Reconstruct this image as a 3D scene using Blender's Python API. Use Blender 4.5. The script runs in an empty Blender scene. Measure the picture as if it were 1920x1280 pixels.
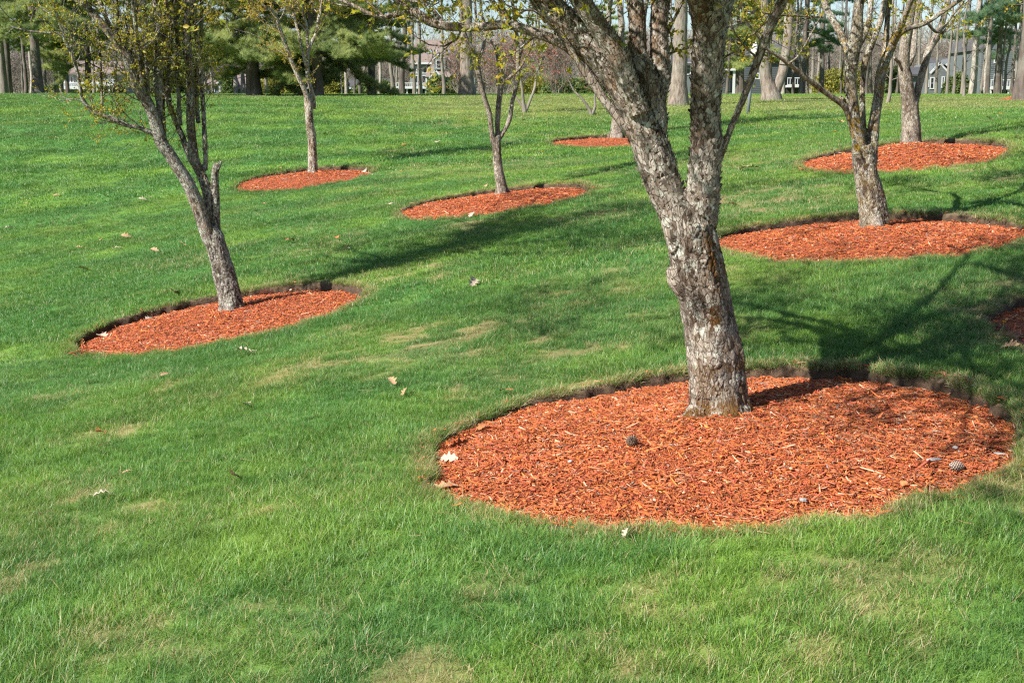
import bpy, bmesh, math, random
import numpy as np
from mathutils import Vector, Matrix
RNG = np.random.default_rng(7)
random.seed(7)
sc = bpy.context.scene
COL = sc.collection
rad = math.radians

# ------------------------------------------------------------------ camera, light, exposure
F = 2400.0
PITCH = rad(10)
CAMZ = 1.75
cam = bpy.data.cameras.new('camera')
cam.sensor_width = 36.0
cam.lens = F / 1920 * 36.0
cam.clip_start = 0.1
cam.clip_end = 2000
camo = bpy.data.objects.new('camera', cam)
camo.location = (0, 0, CAMZ)
camo.rotation_euler = (rad(90) - PITCH, 0, 0)
COL.objects.link(camo)
sc.camera = camo
SUN_EL = rad(40)
SUN_AZ = rad(53)          # light travels this much to the right of straight ahead
w = bpy.data.worlds.new('World')
sc.world = w
w.use_nodes = True
nt = w.node_tree
nt.nodes.clear()
sky = nt.nodes.new('ShaderNodeTexSky')
sky.sky_type = 'NISHITA'
sky.sun_disc = False
sky.sun_elevation = SUN_EL
sky.sun_rotation = rad(180) + SUN_AZ
sky.air_density = 1.0
sky.dust_density = 0.3
sky.ozone_density = 2.0
bg = nt.nodes.new('ShaderNodeBackground')
bg.inputs['Strength'].default_value = 0.065
wo = nt.nodes.new('ShaderNodeOutputWorld')
nt.links.new(sky.outputs[0], bg.inputs['Color'])
nt.links.new(bg.outputs[0], wo.inputs['Surface'])
sun = bpy.data.lights.new('sun', 'SUN')
sun.energy = 5.0
sun.angle = rad(0.53)
sun.color = (1.0, 0.95, 0.87)
suno = bpy.data.objects.new('sun', sun)
dvec = Vector((math.sin(SUN_AZ) * math.cos(SUN_EL), math.cos(SUN_AZ) * math.cos(SUN_EL), -math.sin(SUN_EL)))
suno.rotation_euler = dvec.to_track_quat('-Z', 'Y').to_euler()
suno.location = (-20, -20, 30)
COL.objects.link(suno)
sc.view_settings.view_transform = 'Standard'
sc.view_settings.look = 'None'
sc.view_settings.exposure = 1.04
sc.view_settings.gamma = 1.0
sc.view_settings.use_curve_mapping = False
sc.cycles.max_bounces = 6
sc.cycles.diffuse_bounces = 3
sc.cycles.transparent_max_bounces = 8
sc.cycles.use_denoising = False
sc.cycles.pixel_filter_type = 'BLACKMAN_HARRIS'
sc.cycles.filter_width = 1.25
sc.cycles.sample_clamp_indirect = 4.0

# ------------------------------------------------------------------ numeric helpers
CP, SP = math.cos(PITCH), math.sin(PITCH)
def at(px, py, D):
    """photo pixel + distance along the view axis -> world point"""
    a = (px - 960) / F * D
    b = -(py - 640) / F * D
    return np.array([a, D * CP + b * SP, -D * SP + b * CP + CAMZ])

_tb = np.random.default_rng(11).random((8, 256, 256))
def vn(x, y, s=0):
    x = np.asarray(x, float); y = np.asarray(y, float)
    xi = np.floor(x).astype(int); yi = np.floor(y).astype(int)
    fx = x - xi; fy = y - yi
    fx = fx * fx * (3 - 2 * fx); fy = fy * fy * (3 - 2 * fy)
    t = _tb[s % 8]
    a = t[xi & 255, yi & 255]; b = t[(xi + 1) & 255, yi & 255]
    c = t[xi & 255, (yi + 1) & 255]; d = t[(xi + 1) & 255, (yi + 1) & 255]
    return (a * (1 - fx) + b * fx) * (1 - fy) + (c * (1 - fx) + d * fx) * fy
def fbm(x, y, s=0, o=4):
    v = 0; a = 0.5; tot = 0
    for k in range(o):
        v = v + a * vn(x * 2 ** k + 17 * k, y * 2 ** k + 31 * k, s + k); tot += a; a *= 0.5
    return v / tot
_t3 = np.random.default_rng(12).random((4, 64, 64, 64))
def vn3(p, s=0):
    pi = np.floor(p).astype(int); f = p - pi; f = f * f * (3 - 2 * f)
    t = _t3[s % 4]; r = 0
    for dx in (0, 1):
        for dy in (0, 1):
            for dz in (0, 1):
                wgt = (f[:, 0] if dx else 1 - f[:, 0]) * (f[:, 1] if dy else 1 - f[:, 1]) * (f[:, 2] if dz else 1 - f[:, 2])
                r = r + wgt * t[(pi[:, 0] + dx) & 63, (pi[:, 1] + dy) & 63, (pi[:, 2] + dz) & 63]
    return r
_j3 = np.random.default_rng(13).random((32, 32, 32, 4))
def voro3(p):
    """F1, F2 and the cell's random value"""
    pi = np.floor(p).astype(int)
    f1 = np.full(len(p), 9.0); f2 = np.full(len(p), 9.0); rv = np.zeros(len(p))
    for dx in (-1, 0, 1):
        for dy in (-1, 0, 1):
            for dz in (-1, 0, 1):
                c = pi + (dx, dy, dz)
                j = _j3[c[:, 0] & 31, c[:, 1] & 31, c[:, 2] & 31]
                d = np.sqrt(((c + j[:, :3] - p) ** 2).sum(1))
                n1 = d < f1
                f2 = np.where(n1, f1, np.minimum(f2, d)); rv = np.where(n1, j[:, 3], rv); f1 = np.where(n1, d, f1)
    return f1, f2, rv
def sstep(a, b, x):
    t = np.clip((x - a) / (b - a), 0, 1)
    return t * t * (3 - 2 * t)

# ------------------------------------------------------------------ terrain: thin-plate surface through surveyed points
BEDS = dict(
    near=(1.093, 6.659, -1.684, 0.103, 0.011), left=(-3.114, 13.521, -2.112, 0.152, 0.052),
    right=(3.553, 12.847, -1.184, 0.066, 0.041), bank=(5.922, 19.512, -0.592, 0.115, 0.088),
    centre=(-0.27, 20.628, -1.343, 0.126, 0.065), slim=(-4.634, 28.703, -1.367, 0.099, 0.105),
    far=(2.532, 34.463, -0.677, 0.017, 0.085))
ctl = []
for v in BEDS.values():
    for ox, oy in ((0, 0), (1.5, 0), (-1.5, 0), (0, 1.5), (0, -1.5)):
        ctl.append((v[0] + ox, v[1] + oy, v[2] + v[3] * ox + v[4] * oy))
def elz(py, D):
    return D * math.tan(math.atan((640 - py) / F) - PITCH)
for x in (-60, -30, -10, 10, 30, 60):
    ctl += [(x, 78, elz(178.5, 78)), (x, 60, elz(182.5, 60)), (x * 1.5, 115, elz(181, 115)), (x * 2, 170, elz(180, 170))]
for x in (-12, -2, 6, 16): ctl.append((x, 47, elz(199, 47)))
ctl += [(-12, 26, -2.55), (-16, 36, -1.3), (0, 2, -1.85), (-5, 5, -2.35), (-8, 12, -2.85), (6, 5, -1.35), (9, 13, -0.75),
        (0, -6, -1.9), (12, 26, 0.15), (-5, -4, -2.4), (6, -4, -1.4)]
ctl = np.array(ctl)
def tps(r):
    return np.where(r > 1e-9, r * r * np.log(np.maximum(r, 1e-9)), 0)
_S = 20.0
cn = len(ctl)
_K = tps(np.hypot(ctl[:, None, 0] - ctl[None, :, 0], ctl[:, None, 1] - ctl[None, :, 1]) / _S) + np.eye(cn) * 0.0006
_Pm = np.c_[np.ones(cn), ctl[:, :2] / _S]
_A = np.block([[_K, _Pm], [_Pm.T, np.zeros((3, 3))]])
_W = np.linalg.solve(_A, np.r_[ctl[:, 2], 0, 0, 0])
def base_z(x, y):
    x = np.asarray(x, float); y = np.asarray(y, float); sh = x.shape
    x = x.ravel(); y = y.ravel()
    xc = np.clip(x, -130, 130); yc = np.clip(y, -8, 200)
    z = np.empty(len(x))
    for i in range(0, len(x), 20000):
        q = slice(i, i + 20000)
        k = tps(np.hypot(xc[q, None] - ctl[None, :, 0], yc[q, None] - ctl[None, :, 1]) / _S)
        z[q] = k @ _W[:cn] + _W[cn] + _W[cn + 1] * xc[q] / _S + _W[cn + 2] * yc[q] / _S
    z = z + CAMZ + 0.05 * (fbm(x * 0.7, y * 0.7, 3, 2) - 0.5)
    return z.reshape(sh)
def hit(px, py, near=2.5):
    """where the view ray through a photo pixel meets the ground"""
    d = at(px, py, 1.0) - np.array([0, 0, CAMZ])
    t = near * (1.01 ** np.arange(0, 460))
    p = np.array([0, 0, CAMZ])[None] + t[:, None] * d[None]
    g = p[:, 2] - base_z(p[:, 0], p[:, 1])
    k = np.argmax(g < 0) if (g < 0).any() else len(t) - 1
    k = max(k, 1)
    f = g[k - 1] / (g[k - 1] - g[k]) if g[k - 1] != g[k] else 0
    q = p[k - 1] + (p[k] - p[k - 1]) * f
    return np.array([q[0], q[1], float(base_z(q[0:1], q[1:2])[0])])
def depth_of(p):
    return p[1] * CP - (p[2] - CAMZ) * SP

h1 = hit(1906, 640); h2 = hit(1905, 187)
BEDLIST = [  # key, x, y, R
    ('near', 1.085, 6.70, 1.555), ('left', -3.114, 13.521, 1.54), ('right', 3.553, 12.847, 1.55), ('bank', 5.922, 19.512, 1.54),
    ('centre', -0.27, 20.628, 1.54), ('slim', -4.634, 28.703, 1.54), ('far', 2.532, 34.463, 1.55),
    ('edge', h1[0] + 1.45, h1[1] + 0.1, 1.5), ('corner', h2[0] + 0.75, h2[1] - 0.3, 2.0)]
def edge_r(i, th):
    R = BEDLIST[i][3]
    return R * (1 + 0.03 * (vn(th * 1.6 + 100, i * 7.3 + np.zeros_like(th), 1) - 0.5) + 0.045 * (vn(th * 7 + 100, i * 5.1 + np.zeros_like(th), 2) - 0.5)
                + 0.030 * (vn(th * 22 + 200, i * 3.1 + np.zeros_like(th), 4) - 0.5))
def bed_dist(x, y):
    """signed distance outside the nearest bed edge"""
    best = np.full(np.shape(x), 99.0)
    for i, (k, bx, by, R) in enumerate(BEDLIST):
        dx = x - bx; dy = y - by
        th = np.arctan2(dy, dx) % (2 * math.pi)
        best = np.minimum(best, np.hypot(dx, dy) - edge_r(i, th))
    return best

# dry / worn places seen in the photograph (pixel, radius in metres, strength)
DRY = [(780, 640, .5, .8), (700, 685, .35, .6), (930, 1100, .12, .45), (1150, 1230, .2, .6), (1560, 1150, .26, .95), (1240, 1140, .2, .6), (1500, 1190, .2, .9), (1600, 1080, .22, .8), (1420, 1120, .15, .6),
       (960, 640, .6, .45), (1390, 385, .8, .8), (1330, 520, .5, .35), (1480, 360, .8, .5), (1110, 545, .6, .3), (330, 490, .7, .7), (420, 470, .5, .5),
       (760, 505, .5, .6), (1900, 900, .3, .9), (1840, 880, .2, .7), (560, 545, .4, .6), (980, 310, 1.2, .5), (820, 320, 1.2, .3), (1400, 300, 1.5, .35), (200, 815, .3, .5), (560, 700, .5, .4),
       (1620, 1090, .3, .5), (1900, 560, .5, .7), (1080, 730, .35, .8), (1010, 740, .25, .7), (960, 760, .2, .7), (1330, 1230, .12, .5), (500, 600, .3, .4), (1120, 405, .6, .7), (880, 430, .7, .4), (1460, 940, .0, .0)]
DRYP = []
for px, py, r_, s_ in DRY:
    if r_ > 0:
        q = hit(px, py); DRYP.append((q[0], q[1], r_, s_))
def dryness(x, y):
    n = fbm(x * 1.3, y * 1.3, 5, 4); n2 = fbm(x * 5, y * 5, 6, 3)
    n3 = fbm(x * 3.1, y * 3.1, 2, 3)
    d = sstep(0.50, 0.68, n) * (0.10 + 0.75 * sstep(0.52, 0.68, n2) * sstep(.45, .6, n3))
    for ax, ay, r_, s_ in DRYP:
        q = np.hypot(x - ax, (y - ay) * 0.8) / (r_ * 1.15)
        d = np.maximum(d, s_ * np.clip(1.35 - q, 0, 1) * (0.15 + 1.5 * sstep(0.42, 0.62, n2) * (0.35 + 0.9 * sstep(.4, .6, n3))))
    far = sstep(38, 46, y + 2 * (vn(x * .2, y * .2, 2) - .5)) * sstep(66, 58, y)
    d = np.maximum(d, far * 0.42 * (0.6 + 0.8 * n2) * (0.25 + 0.75 * sstep(-12, 0, x)))
    d = np.maximum(d, 0.95 * sstep(50, 55, y) * sstep(72, 66, y) * sstep(-16.5, -14, x) * sstep(-6, -9, x) * (0.4 + n2))
    b = bed_dist(x, y)
    d = np.maximum(d, 0.55 * sstep(0.22, 0.02, b) * (0.3 + 1.2 * n2))
    d = d * (1 - 0.75 * sstep(-2.0, -5.5, x) * sstep(6, 10, y))
    d = np.where(y < 6, np.minimum(d, 0.66), d)
    return np.clip(d, 0, 1)
def tintmap(x, y):
    """(hue: 0 blue-green .. 1 yellow-green, dryness, brightness)"""
    h = 0.36 + 1.7 * (fbm(x * 0.9 + 40, y * 0.9, 1, 4) - 0.5) + 0.35 * (vn(x * 5, y * 5, 3) - 0.5)
    h = h + 0.35 * sstep(36, 46, y) * sstep(-14, -2, x) - 0.16 * sstep(0, -7, x)
    stripe = 0.5 + 0.5 * np.sin((y + 0.22 * x) * 2 * math.pi / 2.7 + 1.4 * fbm(x * .15, y * .15, 2, 2))
    far = sstep(14, 22, y) * sstep(2, -3, x - 0.05 * y)
    b = 1.0 + (stripe - 0.5) * 0.26 * far + 0.45 * (fbm(x * 2.6 + 9, y * 2.6, 7, 4) - 0.5)
    return np.clip(h, 0, 1), dryness(x, y), b

# ------------------------------------------------------------------ mesh + object helpers
def mesh_np(name, V, Fc, mat=None, smooth=False):
    V = np.asarray(V, np.float32); Fc = np.asarray(Fc, np.int32)
    me = bpy.data.meshes.new(name)
    k = Fc.shape[1]
    me.vertices.add(len(V)); me.vertices.foreach_set('co', V.ravel())
    me.loops.add(Fc.size); me.loops.foreach_set('vertex_index', Fc.ravel())
    me.polygons.add(len(Fc)); me.polygons.foreach_set('loop_start', np.arange(len(Fc), dtype=np.int32) * k)
    me.polygons.foreach_set('loop_total', np.full(len(Fc), k, np.int32))
    if smooth: me.polygons.foreach_set('use_smooth', np.ones(len(Fc), bool))
    me.update(calc_edges=True)
    if mat: me.materials.append(mat)
    return me
def vattr(me, name, data, typ='FLOAT'):
    a = me.attributes.new(name, typ, 'POINT')
    data = np.asarray(data, np.float32)
    if typ == 'FLOAT_VECTOR': a.data.foreach_set('vector', data.ravel())
    elif typ == 'FLOAT_COLOR':
        if data.shape[1] == 3: data = np.c_[data, np.ones(len(data), np.float32)].astype(np.float32)
        a.data.foreach_set('color', data.ravel())
    else: a.data.foreach_set('value', data)
def tag(o, label=None, cat=None, group=None, kind=None):
    if label: o['label'] = label
    if cat: o['category'] = cat
    if group: o['group'] = group
    if kind: o['kind'] = kind
    return o
def link(name, me, parent=None, **k):
    o = bpy.data.objects.new(name, me)
    COL.objects.link(o)
    if parent is not None: o.parent = parent
    return tag(o, **k)
def empty(name, loc=(0, 0, 0), rz=0, **k):
    o = bpy.data.objects.new(name, None)
    o.location = loc; o.rotation_euler = (0, 0, rz); o.empty_display_size = 0.3
    COL.objects.link(o)
    return tag(o, **k)

class MB:
    """collects boxes, prisms, tubes"""
    def __init__(s): s.v = []; s.f = []
    def add(s, vs, fs):
        b = len(s.v); s.v += [tuple(map(float, v)) for v in vs]; s.f += [tuple(i + b for i in f) for f in fs]
    def box(s, x0, x1, y0, y1, z0, z1):
        s.add([(x0, y0, z0), (x1, y0, z0), (x1, y1, z0), (x0, y1, z0), (x0, y0, z1), (x1, y0, z1), (x1, y1, z1), (x0, y1, z1)],
              [(0, 3, 2, 1), (4, 5, 6, 7), (0, 1, 5, 4), (1, 2, 6, 5), (2, 3, 7, 6), (3, 0, 4, 7)])
    def prism(s, poly, y0, y1):
        """poly in x,z (counter-clockwise seen from -y)"""
        n = len(poly)
        s.add([(x, y0, z) for x, z in poly] + [(x, y1, z) for x, z in poly],
              [tuple(range(n)), tuple(range(2 * n - 1, n - 1, -1))] + [(i, n + i, n + (i + 1) % n, (i + 1) % n) for i in range(n)])
    def slab(s, a, b, c, d, t):
        """thick quad; offsets along its normal"""
        a, b, c, d = map(Vector, (a, b, c, d)); n = (b - a).cross(d - a).normalized() * t
        s.add([a, b, c, d, a - n, b - n, c - n, d - n], [(0, 1, 2, 3), (7, 6, 5, 4), (0, 4, 5, 1), (1, 5, 6, 2), (2, 6, 7, 3), (3, 7, 4, 0)])
    def tube(s, pts, rs, k=8, cap=True):
        V, Fq = tube_np(np.array(pts, float), np.array(rs, float), k)
        b = len(s.v); s.v += [tuple(v) for v in V]; s.f += [tuple(int(i) + b for i in f) for f in Fq]
        if cap:
            s.f.append(tuple(b + i for i in range(k))[::-1]); e = b + len(V) - k; s.f.append(tuple(e + i for i in range(k)))
    def mesh(s, name, mat, smooth=False):
        me = bpy.data.meshes.new(name); me.from_pydata(s.v, [], s.f)
        if smooth:
            for p in me.polygons: p.use_smooth = True
        me.materials.append(mat); me.update(); return me
    def build(s, name, mat, parent=None, smooth=False, **k):
        return link(name, s.mesh(name, mat, smooth), parent, **k)

def frames(pts):
    t = np.gradient(pts, axis=0); t /= np.linalg.norm(t, axis=1)[:, None] + 1e-9
    ref = np.array([0.3, 1.0, 0.05]) if abs(t[0][2]) > 0.6 else np.array([0.05, 0.1, 1.0])
    u = np.cross(t, ref); u /= np.linalg.norm(u, axis=1)[:, None] + 1e-9
    v = np.cross(t, u)
    return t, u, v
def tube_np(pts, rs, k):
    t, u, v = frames(pts)
    a = np.arange(k) * 2 * math.pi / k
    V = pts[:, None, :] + rs[:, None, None] * (np.cos(a)[None, :, None] * u[:, None, :] + np.sin(a)[None, :, None] * v[:, None, :])
    n = len(pts)
    i = np.arange(n - 1)[:, None] * k; j = np.arange(k)[None, :]
    Fq = np.stack([i + j, i + (j + 1) % k, i + k + (j + 1) % k, i + k + j], -1).reshape(-1, 4)
    return V.reshape(-1, 3), Fq
def resample(pts, rs, step):
    pts = np.array(pts, float); rs = np.array(rs, float)
    # Catmull-Rom for smoothness
    P_ = np.vstack([2 * pts[0] - pts[1], pts, 2 * pts[-1] - pts[-2]])
    out = []; ro = []
    for i in range(len(pts) - 1):
        p0, p1, p2, p3 = P_[i:i + 4]
        m = max(1, int(np.linalg.norm(p2 - p1) / step))
        for q in range(m):
            f = q / m
            out.append(0.5 * ((2 * p1) + (-p0 + p2) * f + (2 * p0 - 5 * p1 + 4 * p2 - p3) * f * f + (-p0 + 3 * p1 - 3 * p2 + p3) * f ** 3))
            ro.append(rs[i] * (1 - f) + rs[i + 1] * f)
    out.append(pts[-1]); ro.append(rs[-1])
    return np.array(out), np.array(ro)
def join_tubes(tubes):
    V = []; Fq = []; b = 0
    for pts, rs, k in tubes:
        v, f = tube_np(pts, rs, k); V.append(v); Fq.append(f + b); b += len(v)
    return np.vstack(V), np.vstack(Fq)

# ------------------------------------------------------------------ materials
def new_mat(name):
    m = bpy.data.materials.new(name); m.use_nodes = True
    return m, m.node_tree, m.node_tree.nodes['Principled BSDF']
def N(nt, typ, **k):
    n = nt.nodes.new(typ)
    for a, b in k.items():
        if a.startswith('i_'):
            key = a[2:]
            n.inputs[int(key) if key.isdigit() else key.replace('_', ' ')].default_value = b
        else: setattr(n, a, b)
    return n
def ramp(nt, fac, stops):
    r = nt.nodes.new('ShaderNodeValToRGB'); e = r.color_ramp.elements
    while len(e) < len(stops): e.new(0.5)
    for q, (p, c) in zip(e, stops):
        q.position = p; q.color = (*c, 1) if len(c) == 3 else c
    nt.links.new(fac, r.inputs[0]); return r.outputs[0]
def mixc(nt, fac, a, b, mode='MIX'):
    m = nt.nodes.new('ShaderNodeMix'); m.data_type = 'RGBA'; m.blend_type = mode
    for s, v in ((m.inputs['Factor'], fac), (m.inputs['A'], a), (m.inputs['B'], b)):
        if isinstance(v, bpy.types.NodeSocket): nt.links.new(v, s)
        elif isinstance(v, (int, float)): s.default_value = v
        else: s.default_value = (*v, 1)
    return [o for o in m.outputs if o.type == 'RGBA'][0]
def mth(nt, op, a, b=0.5, clamp=False):
    m = nt.nodes.new('ShaderNodeMath'); m.operation = op; m.use_clamp = clamp
    for s, v in ((m.inputs[0], a), (m.inputs[1], b)):
        if isinstance(v, bpy.types.NodeSocket): nt.links.new(v, s)
        else: s.default_value = v
    return m.outputs[0]
def attr(nt, name, typ='GEOMETRY'):
    a = nt.nodes.new('ShaderNodeAttribute'); a.attribute_name = name; a.attribute_type = typ; return a
def noise(nt, scale, detail=3, vec=None, rough=0.55):
    n = N(nt, 'ShaderNodeTexNoise', i_Scale=scale, i_Detail=detail, i_Roughness=rough)
    if vec is not None: nt.links.new(vec, n.inputs['Vector'])
    return n.outputs[0]
def bump(nt, bs, h, strength, dist):
    b = N(nt, 'ShaderNodeBump', i_Strength=strength, i_Distance=dist); nt.links.new(h, b.inputs['Height']); nt.links.new(b.outputs[0], bs.inputs['Normal']); return b

GREEN_BLUE = (0.078, 0.200, 0.050)
GREEN_YEL = (0.198, 0.322, 0.050)
STRAW = (0.46, 0.37, 0.20)
def grass_mat(name, inst):
    m, t, b = new_mat(name)
    ty = 'INSTANCER' if inst else 'GEOMETRY'
    a = attr(t, 'tint', ty)
    sep = N(t, 'ShaderNodeSeparateXYZ'); t.links.new(a.outputs['Vector'], sep.inputs[0])
    if inst:
        bl = attr(t, 'blade'); s2 = N(t, 'ShaderNodeSeparateXYZ'); t.links.new(bl.outputs['Vector'], s2.inputs[0])
        rnd, tip = s2.outputs[0], s2.outputs[1]
        hue = mth(t, 'ADD', sep.outputs[0], mth(t, 'MULTIPLY', mth(t, 'SUBTRACT', rnd, 0.5), 0.9), True)
        col = mixc(t, hue, GREEN_BLUE, GREEN_YEL)
        isdry = mth(t, 'GREATER_THAN', mth(t, 'ADD', mth(t, 'MULTIPLY', sep.outputs[1], 0.95), 0.035), s2.outputs[2])
        col = mixc(t, mth(t, 'MULTIPLY', isdry, 0.9), col, STRAW)
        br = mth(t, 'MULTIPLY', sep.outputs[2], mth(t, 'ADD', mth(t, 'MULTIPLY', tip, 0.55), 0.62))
    else:
        geo = N(t, 'ShaderNodeNewGeometry')
        n1 = noise(t, 9, 6, geo.outputs['Position'], 0.7)
        n2 = noise(t, 2.3, 6, geo.outputs['Position'], 0.65)
        hue = mth(t, 'ADD', sep.outputs[0], mth(t, 'MULTIPLY', mth(t, 'SUBTRACT', n2, 0.5), 1.0), True)
        col = mixc(t, hue, tuple(c * 0.8 for c in GREEN_BLUE), tuple(c * 0.85 for c in GREEN_YEL))
        col = mixc(t, mth(t, 'MULTIPLY', sep.outputs[1], mth(t, 'MULTIPLY', n1, 1.6), True), col, (0.26, 0.19, 0.10))
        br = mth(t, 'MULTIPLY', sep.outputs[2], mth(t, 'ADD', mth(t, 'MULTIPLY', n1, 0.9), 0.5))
        bump(t, b, n1, 0.8, 0.03)
    hs = N(t, 'ShaderNodeHueSaturation'); t.links.new(col, hs.inputs['Color']); t.links.new(br, hs.inputs['Value'])
    col = hs.outputs[0]
    t.links.new(col, b.inputs['Base Color'])
    b.inputs['Roughness'].default_value = 0.45 if inst else 0.95
    b.inputs['Specular IOR Level'].default_value = 0.45 if inst else 0.1
    if inst:
        tr = N(t, 'ShaderNodeBsdfTranslucent'); t.links.new(mixc(t, 1.0, col, (1.35, 1.5, 0.6), 'MULTIPLY'), tr.inputs[0])
        mx = N(t, 'ShaderNodeMixShader', i_0=0.32)
        t.links.new(b.outputs[0], mx.inputs[1]); t.links.new(tr.outputs[0], mx.inputs[2])
        t.links.new(mx.outputs[0], t.nodes['Material Output'].inputs[0])
    return m
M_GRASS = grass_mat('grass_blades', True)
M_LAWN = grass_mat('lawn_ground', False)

def chip_mat():
    m, t, b = new_mat('dyed_wood_chips')
    a = attr(t, 'tint', 'INSTANCER')
    g = N(t, 'ShaderNodeTexCoord')
    n = noise(t, 30, 4, g.outputs['Object'])
    st = N(t, 'ShaderNodeMapping'); st.inputs['Scale'].default_value = (25, 260, 260); t.links.new(g.outputs['Object'], st.inputs[0])
    gr = noise(t, 1, 3, st.outputs[0])
    col = mixc(t, mth(t, 'MULTIPLY', gr, 0.5), a.outputs['Color'], mixc(t, 1.0, a.outputs['Color'], (0.62, 0.5, 0.42), 'MULTIPLY'))
    t.links.new(col, b.inputs['Base Color'])
    b.inputs['Roughness'].default_value = 0.7; b.inputs['Specular IOR Level'].default_value = 0.3
    bump(t, b, gr, 0.5, 0.002)
    return m
M_CHIP = chip_mat()
def mulch_mat():
    m, t, b = new_mat('mulch_base')
    geo = N(t, 'ShaderNodeNewGeometry')
    v = N(t, 'ShaderNodeTexVoronoi', i_Scale=60.0); t.links.new(geo.outputs['Position'], v.inputs['Vector'])
    col = ramp(t, v.outputs['Color'], [(0.0, (0.16, 0.04, 0.016)), (0.5, (0.34, 0.085, 0.03)), (1.0, (0.5, 0.15, 0.06))])
    t.links.new(col, b.inputs['Base Color']); b.inputs['Roughness'].default_value = 0.9
    bump(t, b, v.outputs['Distance'], 1.0, 0.02)
    return m
M_MULCH = mulch_mat()
def soil_mat():
    m, t, b = new_mat('cut_soil')
    geo = N(t, 'ShaderNodeNewGeometry')
    n = noise(t, 22, 6, geo.outputs['Position'], 0.7)
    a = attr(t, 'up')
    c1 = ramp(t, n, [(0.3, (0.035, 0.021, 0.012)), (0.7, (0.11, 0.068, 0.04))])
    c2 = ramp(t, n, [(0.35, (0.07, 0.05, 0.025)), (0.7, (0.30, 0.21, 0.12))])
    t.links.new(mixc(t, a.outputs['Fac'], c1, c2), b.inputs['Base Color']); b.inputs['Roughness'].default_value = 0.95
    bump(t, b, n, 1.0, 0.03)
    return m
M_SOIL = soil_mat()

def bark_mat(name, light, mid, dark, lichen=(0.50, 0.52, 0.44), lich=0.45, moss=(0.16, 0.10, 0.02), mossamt=0.3, fine=1.0, near=False, rings=0.0):
    """crabapple bark: plates, cracks, lichen crusts; coordinates follow each limb (attribute bco), cracks come from the geometry (attribute crack)"""
    m, t, b = new_mat(name)
    v = attr(t, 'bco').outputs['Vector']
    cr = attr(t, 'crack').outputs['Fac']
    zone = attr(t, 'zone').outputs['Fac']
    mp = N(t, 'ShaderNodeMapping'); mp.inputs['Scale'].default_value = (1, 1, 0.42); t.links.new(v, mp.inputs[0]); vs = mp.outputs[0]
    wn = N(t, 'ShaderNodeTexNoise', i_Scale=30.0 * fine, i_Detail=3.0); t.links.new(vs, wn.inputs['Vector'])
    wv = N(t, 'ShaderNodeVectorMath', operation='SCALE'); wv.inputs['Scale'].default_value = 0.035; t.links.new(wn.outputs['Color'], wv.inputs[0])
    wa = N(t, 'ShaderNodeVectorMath', operation='ADD'); t.links.new(vs, wa.inputs[0]); t.links.new(wv.outputs[0], wa.inputs[1]); vw = wa.outputs[0]
    n1 = noise(t, 7 * fine, 4, vs, 0.6); n2 = noise(t, 42 * fine, 6, vw, 0.72); n3 = noise(t, 4.5 * fine, 3, v)
    vc = N(t, 'ShaderNodeTexVoronoi', i_Scale=75.0 * fine, i_Randomness=1.0); t.links.new(vw, vc.inputs['Vector'])
    sx = N(t, 'ShaderNodeSeparateXYZ'); t.links.new(vc.outputs['Color'], sx.inputs[0])
    ve = N(t, 'ShaderNodeTexVoronoi', feature='DISTANCE_TO_EDGE', i_Scale=75.0 * fine); t.links.new(vw, ve.inputs['Vector'])
    geo = N(t, 'ShaderNodeNewGeometry')
    n4 = noise(t, 30 * fine ** .5, 6, geo.outputs['Position'], 0.72)
    n5 = noise(t, 7 * fine, 4, geo.outputs['Position'], 0.6)
    flk = mth(t, 'ADD', mth(t, 'MULTIPLY', sx.outputs[0], 0.42), mth(t, 'ADD', mth(t, 'MULTIPLY', n2, 0.55), mth(t, 'MULTIPLY', mth(t, 'SUBTRACT', n1, 0.5), 1.3)))
    col = ramp(t, flk, [(0.24, dark), (0.36, mid), (0.44, mid), (0.54, light)])
    # lichen crusts
    lf = mth(t, 'MULTIPLY', ramp(t, n4, [(0.51, (0, 0, 0)), (0.56, (1, 1, 1))]), ramp(t, n5, [(0.62 - lich * 0.45, (0, 0, 0)), (0.78 - lich * 0.4, (1, 1, 1))]))
    col = mixc(t, lf, col, lichen)
    edge = ramp(t, ve.outputs['Distance'], [(0.0, (1, 1, 1)), (0.09, (0, 0, 0))])
    col = mixc(t, mth(t, 'MULTIPLY', edge, mth(t, 'MULTIPLY', n3, 0.95)), col, tuple(c * 0.8 for c in dark))
    # darker colour in the cracks between plates
    col = mixc(t, mth(t, 'MULTIPLY', cr, 0.8), col, tuple(c * 0.55 for c in dark))
    mf = mth(t, 'MULTIPLY', ramp(t, noise(t, 12 * fine, 6, geo.outputs['Position'], 0.75), [(0.46, (0, 0, 0)), (0.54, (1, 1, 1))]), zone)
    mf = mth(t, 'MULTIPLY', mf, mossamt, True)
    col = mixc(t, mf, col, moss)
    if rings:
        col = mixc(t, rings, col, lichen)
    t.links.new(col, b.inputs['Base Color'])
    b.inputs['Roughness'].default_value = 0.88; b.inputs['Specular IOR Level'].default_value = 0.25
    hgt = mth(t, 'ADD', mth(t, 'MULTIPLY', n2, 0.6), mth(t, 'MULTIPLY', flk, 0.7))
    hgt = mth(t, 'ADD', hgt, mth(t, 'MULTIPLY', edge, -0.35))
    bump(t, b, hgt, 1.0, 0.011 / fine ** 0.5)
    return m
M_BARK_NEAR = bark_mat('grey_flaky_bark', (0.365, 0.32, 0.27), (0.20, 0.163, 0.13), (0.075, 0.053, 0.038), lich=0.38, moss=(0.115, 0.055, 0.014), mossamt=1.4, fine=0.6)
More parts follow.
